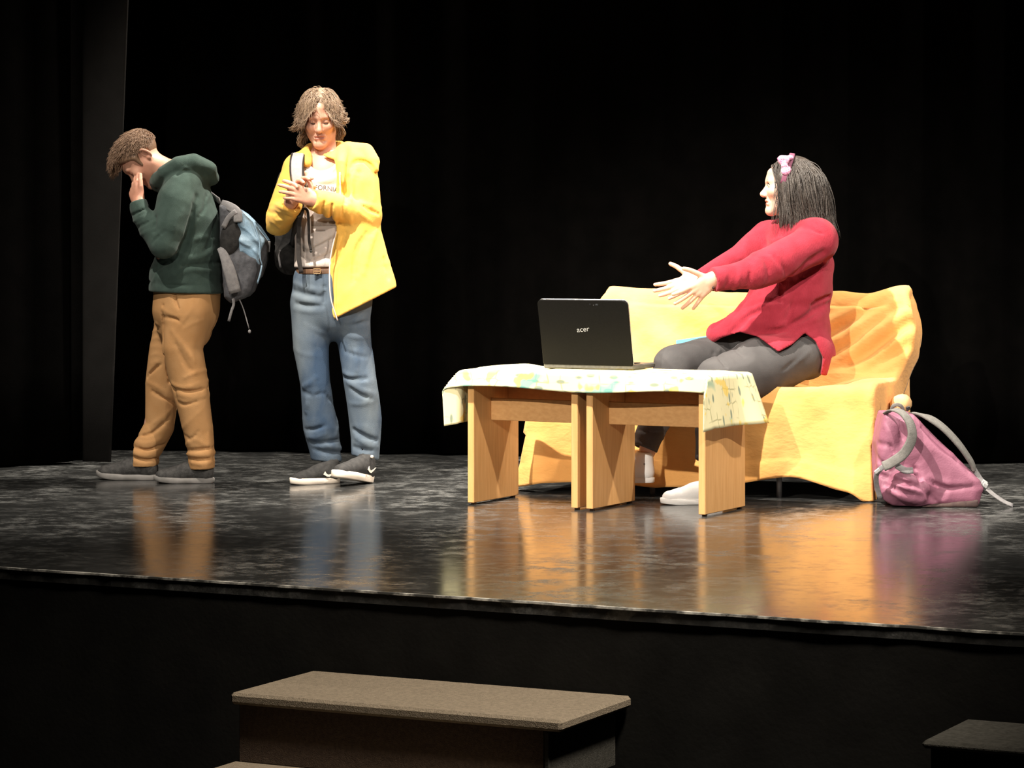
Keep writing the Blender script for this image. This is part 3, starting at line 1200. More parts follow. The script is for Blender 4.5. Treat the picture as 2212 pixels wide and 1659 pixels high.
def head(fl, O, U, Fw, s=1., female=False, ear=0., wx=1.):
    """skull, face, ears around the point between the ears at eye height; s scales"""
    Rt, U, Fw = head_frame(U, Fw)
    ax = (Rt, U, Fw)

    def L(x, y, z):
        return O + s * (x * wx * Rt + y * U + z * Fw)
    fl.ell(L(0, .036, -.014), A(.076 * wx, .083, .097) * s, ax, .03)
    fl.ell(L(0, -.025, .026), A((.061 if female else .063) * wx, .083, .07) * s, ax, .03)
    jw = .047 if female else .051
    for q in (-1, 1):
        fl.cone(L(q * jw, -.05, -.002), L(q * .012, -.103, .07), .02 * s, .017 * s, .03)
        fl.ell(L(q * .041, -.026, .066), A(.022, .018, .02) * s, ax, .025)
    fl.ell(L(0, -.107, .076), A(.021, .016, .018) * s, ax, .022)
    fl.cone(L(-.034, .018, .079), L(.034, .018, .079), .0125 * s, k=.018)
    fl.cone(L(0, .05, .07), L(0, .02, .082), .022 * s, .014 * s, .02)
    for q in (-1, 1):
        fl.ell(L(q * .031, -.002, .096), A(.019, .0125, .014) * s, ax, .012, 's')
        fl.ell(L(q * .031, -.001, .0755), A(.0165, .0125, .0135) * s, ax, .003)
    fl.cone(L(0, .006, .086), L(0, -.036, .108), .0075 * s, .0115 * s, .008)
    fl.cone(L(0, -.036, .108), L(0, -.041, .104), .0115 * s, .009 * s, .008)
    for q in (-1, 1):
        fl.ell(L(q * .0125, -.041, .097), A(.0075, .0075, .011) * s, ax, .006)
        fl.ell(L(q * .007, -.0475, .102), A(.0035, .0035, .005) * s, ax, .003, 's')
    fl.ell(L(0, -.07, .082), A(.026, .018, .013) * s, ax, .014)
    fl.cone(L(-.019, -.0655, .0885), L(0, -.0635, .0935), .0048 * s, .006 * s, .004)
    fl.cone(L(.019, -.0655, .0885), L(0, -.0635, .0935), .0048 * s, .006 * s, .004)
    fl.cone(L(-.015, -.0765, .0885), L(.015, -.0765, .0885), .0065 * s, k=.004)
    fl.fold([L(-.024, -.071, .087), L(0, -.0705, .0965), L(.024, -.071, .087)], .0032 * s, -.0045 * s)
    fl.fold([L(-.018, -.09, .084), L(.018, -.09, .084)], .007 * s, -.004 * s)
    for q in (-1, 1):
        fl.fold([L(q * .018, -.04, .088), L(q * .03, -.066, .078)], .004 * s, -.0028 * s)
        e = unit(Rt * q * .5 + Fw * -.6 + U * .1)
        e2 = unit(Rt * q - e * np.dot(Rt * q, e))
        e3 = np.cross(e, e2)
        fl.ell(L(q * .077, -.006, -.012 + ear), A(.02, .008, .033) * s, (e, e2, e3), .008)
        fl.ell(L(q * .083, -.003, -.008 + ear), A(.010, .006, .019) * s, (e, e2, e3), .004, 's')
        fl.ell(L(q * .078, -.031, -.004 + ear), A(.008, .006, .009) * s, (e, e2, e3), .006)
    return L


def brows(L, s, par, m, y=.0225):
    for q in (-1, 1):
        mb = MB()
        mb.tube([L(q * .012, y - .002, .0925), L(q * .026, y + .003, .0905), L(q * .044, y - .001, .077)], [.0022 * s, .003 * s, .0012 * s], 6)
        mb.build('eyebrow', m, par, True)


def lashes(L, s, par, y=-.009):
    for q in (-1, 1):
        mb = MB()
        mb.tube([L(q * .0165, y + .002, .0835), L(q * .026, y - .0005, .0895), L(q * .036, y, .0885), L(q * .045, y + .004, .0815)], [.001 * s, .0017 * s, .0017 * s, .001 * s], 5)
        mb.build('eyelashes', M['dark_lash'], par, True)


def hand(fl, Wp, D, N, T, s=1., curl=((.2, .25, .2),) * 4, spread=(.16, .04, -.08, -.2), thumb=((.75, .1, .7), (.85, .1, .5), (.95, .15, .3)), r=.0097):
    """hand from wrist Wp along D, palm facing N, thumb on side T"""
    D = unit(D)
    N = unit(np.asarray(N, float) - D * np.dot(N, D))
    T0_ = np.cross(D, N)
    T = T0_ if np.dot(T0_, T) > 0 else -T0_
    kn = []
    for off, ln in ((.028, .093), (.0095, .097), (-.0095, .091), (-.0275, .081)):
        k = Wp + s * (D * ln + T * off)
        kn.append(k)
        fl.chain([(Wp + s * T * off * .55, .0165 * s), (Wp + s * (D * ln * .6 + T * off * .9), .0148 * s), (k, .0112 * s)], .014)
    fl.chain([(Wp - D * .03 * s, .021 * s), (Wp + D * .02 * s, .02 * s)], .015)
    fl.cone(Wp + s * (D * .018 + T * .014 + N * .006), Wp + s * (D * .05 + T * .026 + N * .008), .016 * s, .013 * s, .012)
    for i, (k, L3) in enumerate(zip(kn, ((.043, .025, .021), (.047, .029, .022), (.044, .027, .022), (.034, .02, .019)))):
        a, p, pts = 0., k, [(k - D * .012 * s, r * 1.12 * s)]
        for j in range(3):
            a += curl[i][j]
            d = unit(D * math.cos(a) + N * math.sin(a) + T * spread[i] * math.cos(a))
            p = p + d * L3[j] * s
            pts.append((p, r * (1.0, .93, .8)[j] * s * (.9 if i == 3 else 1)))
        fl.chain(pts, .006)
    p = Wp + s * (D * .024 + T * .024 + N * .006)
    pts = [(p, .0135 * s)]
    for c, ln, rr in zip(thumb, (.043, .034, .027), (.0118, .0105, .009)):
        p = p + unit(D * c[0] + N * c[1] + T * c[2]) * ln * s
        pts.append((p, rr * s))
    fl.chain(pts, .009)


def strands(name, par, m, O, Rt, U, Fw, s, n, root_ok, start_dir, length, steps=12, grav=.35, stiff=1., wave=.12, lift=(1.03, 1.2),
            rad=.0011, push=(), seed=1, flick=None, ER=(.079, .087, .1), EC=(0, .036, -.014)):
    """hair as real strands grown from the scalp and laid over the skull and other bodies"""
    g = np.random.default_rng(seed)
    P = g.normal(size=(n * 6, 3))
    P /= np.linalg.norm(P, axis=1)[:, None]
    P = P[root_ok(P)][:n]
    n = len(P)
    ax = np.stack([Rt, U, Fw])
    C = O + s * (np.array(EC) @ ax)
    er = np.array(ER) * s
    loc = P * er
    v = start_dir(P, g)
    v = v / np.linalg.norm(v, axis=1)[:, None]
    Ln = length(P, g)
    gl = ax @ A(0, 0, -1)
    lim = g.uniform(lift[0], lift[1], n)
    clump = g.normal(size=(max(n // 14, 1), 3))
    cid = g.integers(0, len(clump), n)
    pts = [C + loc @ ax]
    for j in range(steps):
        t = (j + 1) / steps
        nz = clump[cid] * wave * math.sin(1.5 + 5 * t) + g.normal(size=(n, 3)) * wave * .35
        v = v * stiff + gl * grav + nz
        if flick is not None:
            v = v + flick(P, loc, t, g)
        v /= np.linalg.norm(v, axis=1)[:, None]
        loc = loc + v * (Ln / steps)[:, None]
        lm = 1 + (lim - 1) * min(1, t * 3)
        k = np.linalg.norm(loc / er, axis=1)
        m_ = k < lm
        loc[m_] *= (lm / k)[m_][:, None]
        Wd = C + loc @ ax
        for (c, r) in push:
            dv = (Wd - c) / r
            kk = np.linalg.norm(dv, axis=1)
            q = kk < 1
            Wd[q] = c + dv[q] / kk[q][:, None] * r
        loc = (Wd - C) @ ax.T
        pts.append(Wd.copy())
    P3 = np.stack(pts, 1)
    cu = bpy.data.hair_curves.new(name)
    cu.add_curves([steps + 1] * n)
    cu.attributes['position'].data.foreach_set('vector', (P3 - BASE[par.name]).astype(np.float32).ravel())
    ra = cu.attributes.get('radius') or cu.attributes.new('radius', 'FLOAT', 'POINT')
    prof_ = np.linspace(1, 0, steps + 1) ** .6 * rad + rad * .15
    ra.data.foreach_set('value', np.tile(prof_, n).astype(np.float32))
    cu.materials.append(m)
    o = bpy.data.objects.new(name, cu)
    COL.objects.link(o)
    o.parent = par
    BASE[o.name] = BASE[par.name]
    o['kind'] = 'stuff'
    return o


def shoe(par, heel, yaw, ln, m_up, m_sole, pitch=0., wd=.047, high=.0, lace=None, sole_t=.026, toe_up=.0, foot_lift=0.):
    """trainer: toe along yaw (radians, world XY); returns placement function"""
    d = A(math.cos(yaw), math.sin(yaw), 0)
    sd = A(-math.sin(yaw), math.cos(yaw), 0)
    d = d * math.cos(pitch) + A(0, 0, math.sin(pitch))
    up = np.cross(d, sd)
    k = ln / .29

    def P(x, y, z):
        bend = toe_up * max(0, x - .17) ** 2 * 5
        return np.asarray(heel, float) + k * (d * x + sd * y + up * (z + bend)) + A(0, 0, foot_lift)
    lo, hi = np.min([P(x, y, z) for x in (-.02, .31) for y in (-.07, .07) for z in (-.02, .16 + high)], 0), np.max([P(x, y, z) for x in (-.02, .31) for y in (-.07, .07) for z in (-.02, .16 + high)], 0)
    fl = Field(lo - .02, hi + .02, .0045)
    fl.chain([(P(.042, 0, .05), .04 * k), (P(.045, 0, .088 + high), .037 * k)], .02)
    fl.chain([(P(.05, 0, .05), .041 * k), (P(.13, 0, .052), .041 * k), (P(.19, 0, .04), .041 * k), (P(.243, .003, .032), .039 * k, .78)], .02, n=up)
    fl.chain([(P(.06, 0, .085 + high), .034 * k), (P(.13, 0, .066), .03 * k)], .03)
    fl.chain([(P(.05, 0, .13 + high), .028 * k), (P(.05, 0, .085 + high), .027 * k)], .006, op='s')
    fl.fold([P(.098, -.03, .092), P(.1, 0, .1), P(.098, .03, .092)], .008, -.004)
    fl.fold([P(.02, -.05, .045), P(.1, -.055, .055), P(.15, -.05, .03)], .004, -.002)
    fl.fold([P(.2, -.045, .06), P(.195, 0, .075), P(.2, .045, .06)], .006, -.004)
    fl.cut(P(.1, 0, .012), -up)
    V, Q = fl.mesh(2)
    u_ = mk('shoe', V, Q, m_up, par)
    # sole
    out = [(.0, 0), (.012, .026), (.05, .038), (.1, .037), (.16, .043), (.215, .046), (.262, .036), (.287, .012), (.287, -.012), (.262, -.038), (.215, -.047), (.16, -.041), (.1, -.036), (.05, -.037), (.012, -.026)]
    loop = smooth_line([A(x, y * wd / .047, 0) for x, y in out + out[:1]], 4)[:-1]
    N = len(loop)
    VV, FF = [], []
    for (z, ins) in ((0, .004), (.003, 0), (sole_t - .003, -.002), (sole_t, .002)):
        for q in loop:
            c = A(.145, 0, 0)
            r_ = q - c
            e = unit(r_)
            VV.append(P(*(c + r_ - e * ins)[:2], z))
    FF.append(tuple(range(N))[::-1])
    FF.append(tuple(range(3 * N, 4 * N)))
    for l in range(3):
        for i in range(N):
            j = (i + 1) % N
            FF.append((l * N + i, l * N + j, (l + 1) * N + j, (l + 1) * N + i))
    mk('sole', VV, FF, m_sole, u_, True)
    if lace is not None:
        for i in range(5):
            mb = MB()
            x = .112 + i * .018
            z = .0985 - i * .0072
            mb.tube([P(x + .006, -.026, z - .016), P(x, -.012, z - .0035), P(x, .012, z - .0035), P(x + .006, .026, z - .016)], .0026 * k, 6)
            mb.build('lace', lace, u_, True)
    return u_, P


def surf_decal(pts2, faces, bvh, name, m, par, lift=.0015, y0=8.):
    """lay flat print on a garment: world X, Z fixed, depth found on its surface"""
    V, ok = [], True
    for (x, z) in pts2:
        h = bvh.ray_cast(Vector((x, y0, z)), Vector((0, 1, 0)))
        V.append((x, h[1 - 1][1] - lift, z) if h[0] is not None else None)
    good = [f for f in faces if all(V[i] is not None for i in f)]
    use = sorted({i for f in good for i in f})
    mp = {i: k for k, i in enumerate(use)}
    if not good:
        return None
    return mk(name, [V[i] for i in use], [tuple(mp[i] for i in f) for f in good], m, par, False)


def bvh_of(V, Q):
    return BVHTree.FromPolygons([tuple(v) for v in V], [tuple(int(i) for i in q) for q in Q])


def limb_folds(fl, a, b, ra, rb, seed, n=6, t0=.1, t1=.9, amp=.006, wd=.011, face=A(0, -1, 0)):
    """irregular slanting cloth folds on the room side of a limb"""
    g = np.random.default_rng(seed)
    a, b = np.asarray(a, float), np.asarray(b, float)
    ax = unit(b - a)
    f = unit(face - ax * np.dot(face, ax))
    sd = np.cross(ax, f)
    for i in range(n):
        t = t0 + (t1 - t0) * (i + g.uniform(.1, .9)) / n
        r = (ra + (rb - ra) * t)
        c = a + (b - a) * t
        th0, th1 = g.uniform(-1.5, -.2), g.uniform(.3, 1.5)
        sl = g.uniform(-.5, .5) * r
        pts = [c + r * (f * math.cos(th) + sd * math.sin(th)) + ax * (sl * (th - th0) + .25 * r * math.sin(2 * th + i)) for th in np.linspace(th0, th1, 5)]
        fl.fold(pts, wd * g.uniform(.7, 1.3), amp * g.uniform(.6, 1.2) * (1 if i % 3 else -1))



def pieces(name, m, par, tubes, label=None):
    """each tube or box of the list becomes a part of its own"""
    for f in tubes:
        mb = MB()
        f(mb)
        mb.build(name, m, par, True, label=label)


# ================================================================== man in the green hoodie
Y1 = 13.48


def K(px, py, d=0.):
    return at(px, py, Y1 + d)


man1 = thing('person', A(*K(385, 1038)[:2], 0), 'standing man in dark green hoodie and tan trousers, head bowed, hand over his face', 'person')
px_ = Y1 / FPX
Ny = A(0, 1, 0)
# head: bowed, looking down to the left
hU, hF = A(-.83, -.06, .56), A(-.56, -.05, -.83)
hO = K(306, 341, 0)
Rt1, U1, F1 = head_frame(hU, hF)
hs = 1.0
B = Field(A(K(205, 0)[0], Y1 - .3, 0.0), A(K(500, 0)[0], Y1 + .3, K(0, 270)[2]), .013,
          [(K(228, 452, -.21), K(372, 276, .12), .0028)])
L1 = head(B, hO, hU, hF, hs, ear=-.016)
B.chain([(K(322, 352), .058), (K(355, 368), .058), (K(395, 385), .075)], .03)
B.chain([(K(405, 410), .09, 1.5), (K(412, 500), .1, 1.3), (K(405, 600), .11, 1.2), (K(402, 670), .11, 1.2)], .03, n=Ny)
for (q, sh, el, wr) in ((-1, K(386, 430, -.16), K(352, 538, -.2), K(301, 440, -.14)), (1, K(392, 430, .16), K(372, 545, .17), K(362, 552, .05))):
    B.chain([(sh, .05), (el, .036)], .02)
    B.chain([(el, .036), (wr, .026)], .01)
hand(B, K(300, 440, -.135), K(286, 398, -.075) - K(300, 440, -.135), A(.5, .75, .25), A(.9, -.35, 0), 1.0,
     curl=((.35, .5, .3), (.4, .5, .35), (.45, .5, .35), (.5, .5, .4)), thumb=((.8, -.1, .55), (.95, .05, .3), (.95, .15, .25)))
hand(B, K(362, 552, .05), A(-.25, -.95, .1), A(.5, -.3, -.2), A(0, -.3, .9), .95)
for (h_, k_, a_) in ((K(405, 690, -.09), K(412, 838, -.1), K(432, 1000, -.11)), (K(388, 690, .09), K(352, 832, .09), K(312, 995, .07))):
    B.chain([(h_, .07), (k_, .05), (a_, .036)], .02)
B.cut(A(0, 0, .03), A(0, 0, -1))
B.build('body', M['skin'], man1, 1)
brows(L1, hs, man1, M['hair_brown'])

# hoodie
H = Field(K(270, 655, -.31), K(500, 320, .3), .0052)
H.chain([(K(404, 405), .105, 1.75), (K(410, 480), .132, 1.38), (K(409, 550), .145, 1.2), (K(402, 600), .162, 1.08), (K(402, 640), .164, 1.07)], .02, n=Ny)
H.chain([(K(352, 384), .066, 1.1), (K(400, 395), .1, 1.4)], .03, n=Ny)
H.ell(K(384, 425, -.135), A(.078, .075, .08), None, .04)
H.ell(K(392, 425, .14), A(.078, .075, .08), None, .04)
n_sh, n_el, n_wr = K(381, 440, -.15), K(353, 528, -.2), K(298, 440, -.135)
H.chain([(n_sh, .086), (K(366, 490, -.18), .076), (n_el, .056)], .022)
H.chain([(n_el, .056), (K(324, 490, -.17), .052), (K(305, 462, -.15), .041), (n_wr, .037)], .02, capb=True)
H.chain([(n_wr, .028), (n_wr + (n_wr - n_el) * .2, .028)], .002, op='s')
f_sh, f_el, f_wr = K(392, 440, .155), K(374, 540, .17), K(364, 550, .06)
H.chain([(f_sh, .08), (f_el, .056)], .02)
H.chain([(f_el, .056), (f_wr, .04)], .02, capb=True)
# hood, lying on the back of the neck
for q in (-1, 1):
    H.chain([(K(340, 392, q * .06), .024), (K(356, 374, q * .1), .03), (K(385, 356, q * .115), .034), (K(418, 350, q * .1), .034), (K(450, 366, q * .06), .034), (K(457, 386, 0), .03)], .016)
H.ell(K(430, 372, 0), A(.072, .1, .045), (unit(A(.85, 0, -.5)), A(0, 1, 0), unit(A(.5, 0, .85))), .02)
H.cone(K(352, 376, 0), K(300, 340, 0), .064, .075, .012, op='s')
H.fold([K(360, 402, -.15), K(392, 370, -.16), K(425, 366, -.14), K(456, 388, -.08)], .008, -.011)
H.fold([K(372, 385, -.16), K(400, 362, -.15), K(440, 376, -.12), K(461, 398, -.05)], .007, .006)
H.fold([K(385, 352, -.13), K(420, 345, -.11), K(452, 362, -.07)], .007, -.006)
# folds
cr = H.sfold
cr([K(420, 425, -.25), K(410, 470, -.24), K(398, 520, -.24), K(384, 556, -.23)], .014, -.016)
cr([K(440, 425, -.2), K(436, 450, -.21), K(425, 470, -.21)], .01, -.007)
cr([K(446, 418, -.2), K(432, 448, -.21), K(408, 470, -.23)], .008, .006)
cr([K(392, 455, -.24), K(378, 480, -.25), K(372, 510, -.25)], .012, .006)
cr([K(455, 540, -.15), K(430, 556, -.18), K(405, 556, -.19), K(386, 545, -.2)], .011, .012)
cr([K(462, 520, -.13), K(436, 512, -.18), K(412, 522, -.19)], .011, .007)
cr([K(470, 566, -.1), K(430, 574, -.19), K(392, 575, -.2)], .012, -.008)
cr([K(470, 590, -.1), K(420, 582, -.19), K(388, 590, -.2), K(352, 606, -.15)], .010, .012)
cr([K(395, 560, -.2), K(372, 590, -.19), K(345, 600, -.14)], .010, .010)
cr([K(380, 560, -.2), K(352, 572, -.16), K(338, 580, -.1)], .012, -.012)
cr([K(342, 566, -.12), K(338, 596, -.12), K(328, 612, -.1)], .008, .008)
cr([K(460, 470, -.15), K(450, 520, -.17), K(440, 548, -.18)], .014, -.006)
for i, (x, y) in enumerate(((296, 462), (302, 474), (309, 488), (318, 503))):
    cr([K(x - 16, y + 6, -.16), K(x, y - 2, -.205), K(x + 22, y - 12 + 4 * (i % 2), -.19)], .007, .007 if i % 2 else -.008)
cr([K(330, 525, -.24), K(342, 512, -.25), K(356, 500, -.26)], .008, -.005)
cr([K(338, 470, -.22), K(334, 500, -.24)], .009, -.007)
H.wrinkle((6, 6, 5), .006, 31)
ring = [K(402 + 80 * math.cos(a), 613 - 4 * math.cos(2 * a), .178 * math.sin(a)) for a in np.linspace(0, 2 * math.pi, 28)]
H.fold(ring, .007, -.007)
H.cut(K(402, 632, 0), A(-.03, .0, -1), .008)
H.cone(K(402, 652), K(402, 622), .135, .13, .004, op='s')
H.build('hoodie', M['hoodie_green'], man1)

# trousers
T_ = Field(K(270, 1020, -.24), K(490, 610, .24), .0052)
T_.chain([(K(404, 630), .148, 1.06), (K(404, 668), .152, 1.08), (K(402, 700), .125, 1.2)], .02, n=Ny)
nl = [(K(408, 680, -.085), .1), (K(394, 752, -.1), .09), (K(411, 838, -.105), .0785), (K(428, 925, -.11), .0645), (K(433, 978, -.11), .06), (K(434, 1016, -.11), .056)]
fa = [(K(388, 680, .085), .1), (K(366, 752, .09), .086), (K(353, 830, .09), .077), (K(345, 920, .08), .062), (K(313, 980, .07), .063), (K(309, 1016, .07), .058)]
T_.chain(nl, .02)
T_.chain(fa, .02)
cr = T_.sfold
cr([K(374, 630, -.19), K(377, 650, -.2), K(386, 668, -.2)], .006, -.012)
cr([K(350, 668, -.16), K(372, 680, -.2), K(400, 683, -.21)], .008, .006)
cr([K(352, 685, -.17), K(380, 690, -.2), K(396, 702, -.2)], .008, -.006)
cr([K(415, 640, -.18), K(412, 665, -.2), K(398, 688, -.2), K(382, 712, -.2)], .009, .009)
cr([K(440, 690, -.12), K(412, 700, -.18), K(395, 712, -.2)], .008, .006)
cr([K(353, 660, -.15), K(351, 720, -.17), K(352, 790, -.16), K(356, 830, -.14)], .007, -.012)
cr([K(372, 715, -.2), K(398, 752, -.2), K(416, 782, -.19)], .01, .007)
cr([K(380, 745, -.2), K(402, 790, -.2), K(414, 800, -.19)], .01, -.005)
for (x0, y0, x1, y1, x2, y2, am) in ((360, 822, 395, 838, 446, 822, .009), (382, 840, 410, 846, 448, 838, -.009), (382, 850, 412, 858, 449, 853, .008), (384, 868, 400, 874, 440, 862, -.006),
                                     (362, 826, 375, 842, 382, 860, -.008), (400, 815, 420, 806, 444, 800, .006), (395, 925, 420, 900, 440, 880, .005), (397, 940, 412, 950, 430, 930, -.005),
                                     (398, 962, 420, 950, 444, 960, .006), (397, 975, 430, 972, 461, 966, -.009), (400, 982, 432, 984, 462, 978, .010), (404, 992, 432, 994, 460, 988, -.008), (414, 1000, 436, 1004, 460, 998, .007)):
    cr([K(x0, y0, -.165), K(x1, y1, -.185), K(x2, y2, -.14)], .008, am)
for i in range(6):
    y = 700 + i * 17
    cr([K(328, y, .04), K(340, y - 3, -.0), K(352, y + 2, -.02)], .006, .005)
for (x0, y0, x1, y1, x2, y2, am) in ((319, 815, 332, 800, 350, 785, -.010), (320, 826, 340, 836, 372, 858, .008), (330, 845, 350, 858, 376, 872, -.008), (320, 925, 345, 905, 372, 880, .006), (296, 945, 330, 935, 366, 900, -.008),
                                     (292, 955, 315, 958, 345, 948, .010), (288, 966, 318, 972, 352, 958, -.010), (284, 976, 312, 984, 345, 976, .010), (283, 986, 312, 994, 344, 988, -.009), (286, 996, 314, 1003, 342, 998, .008)):
    cr([K(x0, y0, .03), K(x1, y1, .01), K(x2, y2, .04)], .008, am)
T_.wrinkle((7, 7, 5), .006, 41)
T_.cut(K(434, 1009, 0), A(.05, 0, -1), .006)
T_.cone(K(434, 1030, -.11), K(434, 1002, -.11), .047, .047, .003, op='s')
T_.cone(K(310, 1030, .07), K(312, 1002, .07), .047, .047, .003, op='s')
T_.build('trousers', M['chino'], man1)

g1 = ground(344, 1036)
shoe(man1, A(K(342, 0, .06)[0], Y1 + .06, 0), math.pi - .04, .285, M['shoe_grey'], M['sole_grey'], lace=M['strap_grey'], toe_up=.25)
shoe(man1, A(K(463, 0, -.1)[0], Y1 - .1, 0), math.pi + .06, .272, M['shoe_grey'], M['sole_grey'], lace=M['strap_grey'], toe_up=.2)

# hair
C = Field(K(215, 420, -.14), K(370, 270, .14), .004)
ax1 = (Rt1, U1, F1)
C.ell(hO + hs * (.037 * U1 - .015 * F1), A(.079, .085, .099) * hs, ax1, 0)
C.ell(L1(0, .045, .03), A(.07, .08, .075) * hs, ax1, .02)
C.cut(L1(0, .02, .03), unit(-U1 * 1. + F1 * .85), .01)
C.cut(L1(0, .03, .08), unit(F1 - U1 * .25), .01)
for q in (-1, 1):
    C.ell(L1(q * .078, -.012, -.022), A(.03, .04, .028) * hs, ax1, .006, 's')
    C.chain([(L1(q * .07, .02, .018), .012), (L1(q * .066, -.022, .024), .008)], .01)
C.build('hair', M['hair_brown'], man1)


def ok1(P):
    return (P[:, 1] > -.15 + .95 * np.maximum(P[:, 2], -.2)) & (P[:, 2] < .8)


strands('hair_strands', man1, M['hair_brown'], hO, Rt1, U1, F1, hs, 3800, ok1,
        lambda P, g: np.stack([P[:, 0] * .3 + g.normal(size=len(P)) * .15, .55 * P[:, 1] + .1, .75 + .3 * P[:, 2]], 1) + g.normal(size=P.shape) * .12,
        lambda P, g: np.where(P[:, 1] > .45, .034 + .036 * np.clip(P[:, 2] - .1, 0, 1), .014 + .02 * np.clip(P[:, 1], 0, 1)) * g.uniform(.7, 1.2, len(P)),
        steps=6, grav=.12, wave=.10, lift=(1.02, 1.07), rad=.0012, seed=5)
strands('fringe', man1, M['hair_brown'], hO, Rt1, U1, F1, hs, 700,
        lambda P: (P[:, 1] > .55) & (P[:, 2] > .4) & (P[:, 2] < .82),
        lambda P, g: np.stack([P[:, 0] * .3, .75 + .1 * g.normal(size=len(P)), .95 + 0 * P[:, 0]], 1),
        lambda P, g: g.uniform(.05, .088, len(P)), steps=8, grav=.34, wave=.16, lift=(1.05, 1.2), rad=.0014, seed=6)

for tip, mid, root, sd_ in ((K(242, 387, .0), K(248, 362, -.01), K(262, 330, -.01), 41), (K(235, 366, .01), K(242, 346, .01), K(256, 318, .01), 42), (K(250, 380, -.03), K(254, 360, -.035), K(264, 334, -.03), 43), (K(239, 378, .03), K(247, 352, .04), K(260, 322, .04), 44)):
    g_ = np.random.default_rng(sd_)
    mb = MB()
    for i in range(50):
        j0, j1, j2 = g_.normal(size=3) * .011, g_.normal(size=3) * .008, g_.normal(size=3) * .0055
        mb.tube(smooth_line([root + j0, mid + j1, tip + j2 + A(0, 0, g_.uniform(-.004, .012))], 4), [.0016, .002, .002, .002, .0018, .0016, .0012, .0008, .0004], 4)
    mb.build('hair_lock', M['hair_brown'], man1, True, kind='stuff')

# backpack worn on his far shoulder
bp = thing('backpack', K(515, 655, .0), "blue and dark grey backpack hanging on the green hooded man's back", 'backpack')
Bk = Field(K(462, 690, -.24), K(600, 415, .24), .005)
pg = lambda pts: [(K(x, y)[0], K(x, y)[2]) for x, y in pts]
Bk.prism(pg([(480, 445), (500, 443), (528, 466), (556, 494), (572, 522), (568, 560), (556, 598), (545, 628), (532, 640), (505, 650), (492, 640), (486, 560)]), Y1 - .16, Y1 + .15, .035, .01)
Bk.prism(pg([(545, 500), (560, 496), (578, 522), (574, 560), (562, 596), (548, 600)]), Y1 - .11, Y1 + .11, .02, .015)
Bk.wrinkle((9, 9, 9), .007, 51)
Bk.fold([K(510, 452, -.16), K(520, 500, -.17), K(522, 545, -.17), K(514, 600, -.16)], .006, -.006)
Bk.build('bag_body', M['bag_grey'], bp)
Bp = Field(K(500, 600, -.24), K(600, 415, .24), .0045)
Bp.prism(pg([(512, 453), (530, 464), (558, 492), (577, 521), (570, 548), (565, 570), (545, 560), (530, 548), (522, 545), (519, 500)]), Y1 - .172, Y1 + .155, .03, .01)
for i in range(5):
    Bp.fold([K(520, 470 + i * 17, -.175), K(545, 492 + i * 15, -.18), K(566, 520 + i * 12, -.16)], .008, .008 if i % 2 else -.008)
Bp.wrinkle((12, 12, 12), .006, 52)
Bp.fold([K(546, 484, -.17), K(556, 520, -.17), K(558, 560, -.17)], .004, -.008)
Bp.build('blue_panel', M['bag_blue'], bp, label='blue shiny upper panel')
Bm = Field(K(470, 580, -.25), K(530, 430, -.05), .005)
Bm.ell(K(500, 510, -.155), A(.05, .022, .09), (unit(A(1, 0, -.25)), A(0, 1, 0), unit(A(.25, 0, 1))), .0)
Bm.build('side_pocket', M['bag_black'], bp, label='black mesh side pocket')
mb = MB()
mb.tube(smooth_line([K(478, 440, -.12), K(496, 446, -.16), K(512, 458, -.18), K(514, 480, -.185)], 5), .02, 10, flat=(A(0, -1, .2), .25))
mb.build('shoulder_strap', M['strap_grey'], bp, True, label='grey padded strap hanging free')
mb = MB()
mb.tube(smooth_line([K(510, 456, -.185), K(494, 470, -.18), K(482, 492, -.17)], 4), .012, 8, flat=(A(0, -1, .2), .3))
mb.build('shoulder_strap', M['strap_grey'], bp, True, label='grey padded strap hanging free')
mb = MB()
mb.tube(smooth_line([K(474, 536, -.16), K(484, 552, -.19), K(497, 590, -.2), K(508, 632, -.19)], 5), [.012 + .016 * min(1, i / 9) for i in range(16)], 10, flat=(A(.1, -1, .1), .3))
mb.build('shoulder_strap', M['strap_grey'], bp, True, label='grey padded strap hanging free')
mb = MB()
mb.tube(smooth_line([K(474, 434, .1), K(440, 410, .14), K(405, 398, .15), K(375, 410, .17), K(362, 450, .2), K(380, 520, .21), K(440, 590, .19), K(492, 620, .12)], 6), .022, 10, flat=(A(.15, .6, .8), .28))
mb.build('shoulder_strap', M['strap_grey'], bp, True)
mb = MB()
mb.tube(smooth_line([K(500, 634, -.15), K(505, 655, -.16), K(500, 672, -.16), K(494, 694, -.155)], 4), .0065, 6, flat=(A(0, -1, 0), .3))
mb.build('webbing', M['strap_grey'], bp, True)
mb = MB()
mb.tube(smooth_line([K(514, 640, -.13), K(526, 668, -.14), K(538, 710, -.14)], 4), .003, 6)
mb.build('webbing', M['strap_grey'], bp, True)
mb = MB()
mb.ball(K(539, 716, -.14), A(.007, .005, .009))
mb.build('webbing', M['strap_grey'], bp, True)
mb = MB()
mb.tube(smooth_line([K(566, 572, -.165), K(562, 592, -.165), K(556, 612, -.155)], 4), .004, 6)
mb.build('piping', M['bag_blue'], bp, True)
mb = MB()
mb.tube(smooth_line([K(548, 480, -.178), K(560, 520, -.18), K(562, 556, -.18), K(566, 572, -.17)], 4), .003, 6)
mb.build('piping', M['bag_blue'], bp, True)
mb = MB()
mb.box(K(572, 545, -.03), A(.02, 0, .0), A(0, .05, 0), A(.004, 0, .05), .003)
mb.build('tab', M['strap_grey'], bp)
# ================================================================== man in the yellow jacket
Y2 = 13.39


def K(px, py, d=0.):
    return at(px, py, Y2 + d)


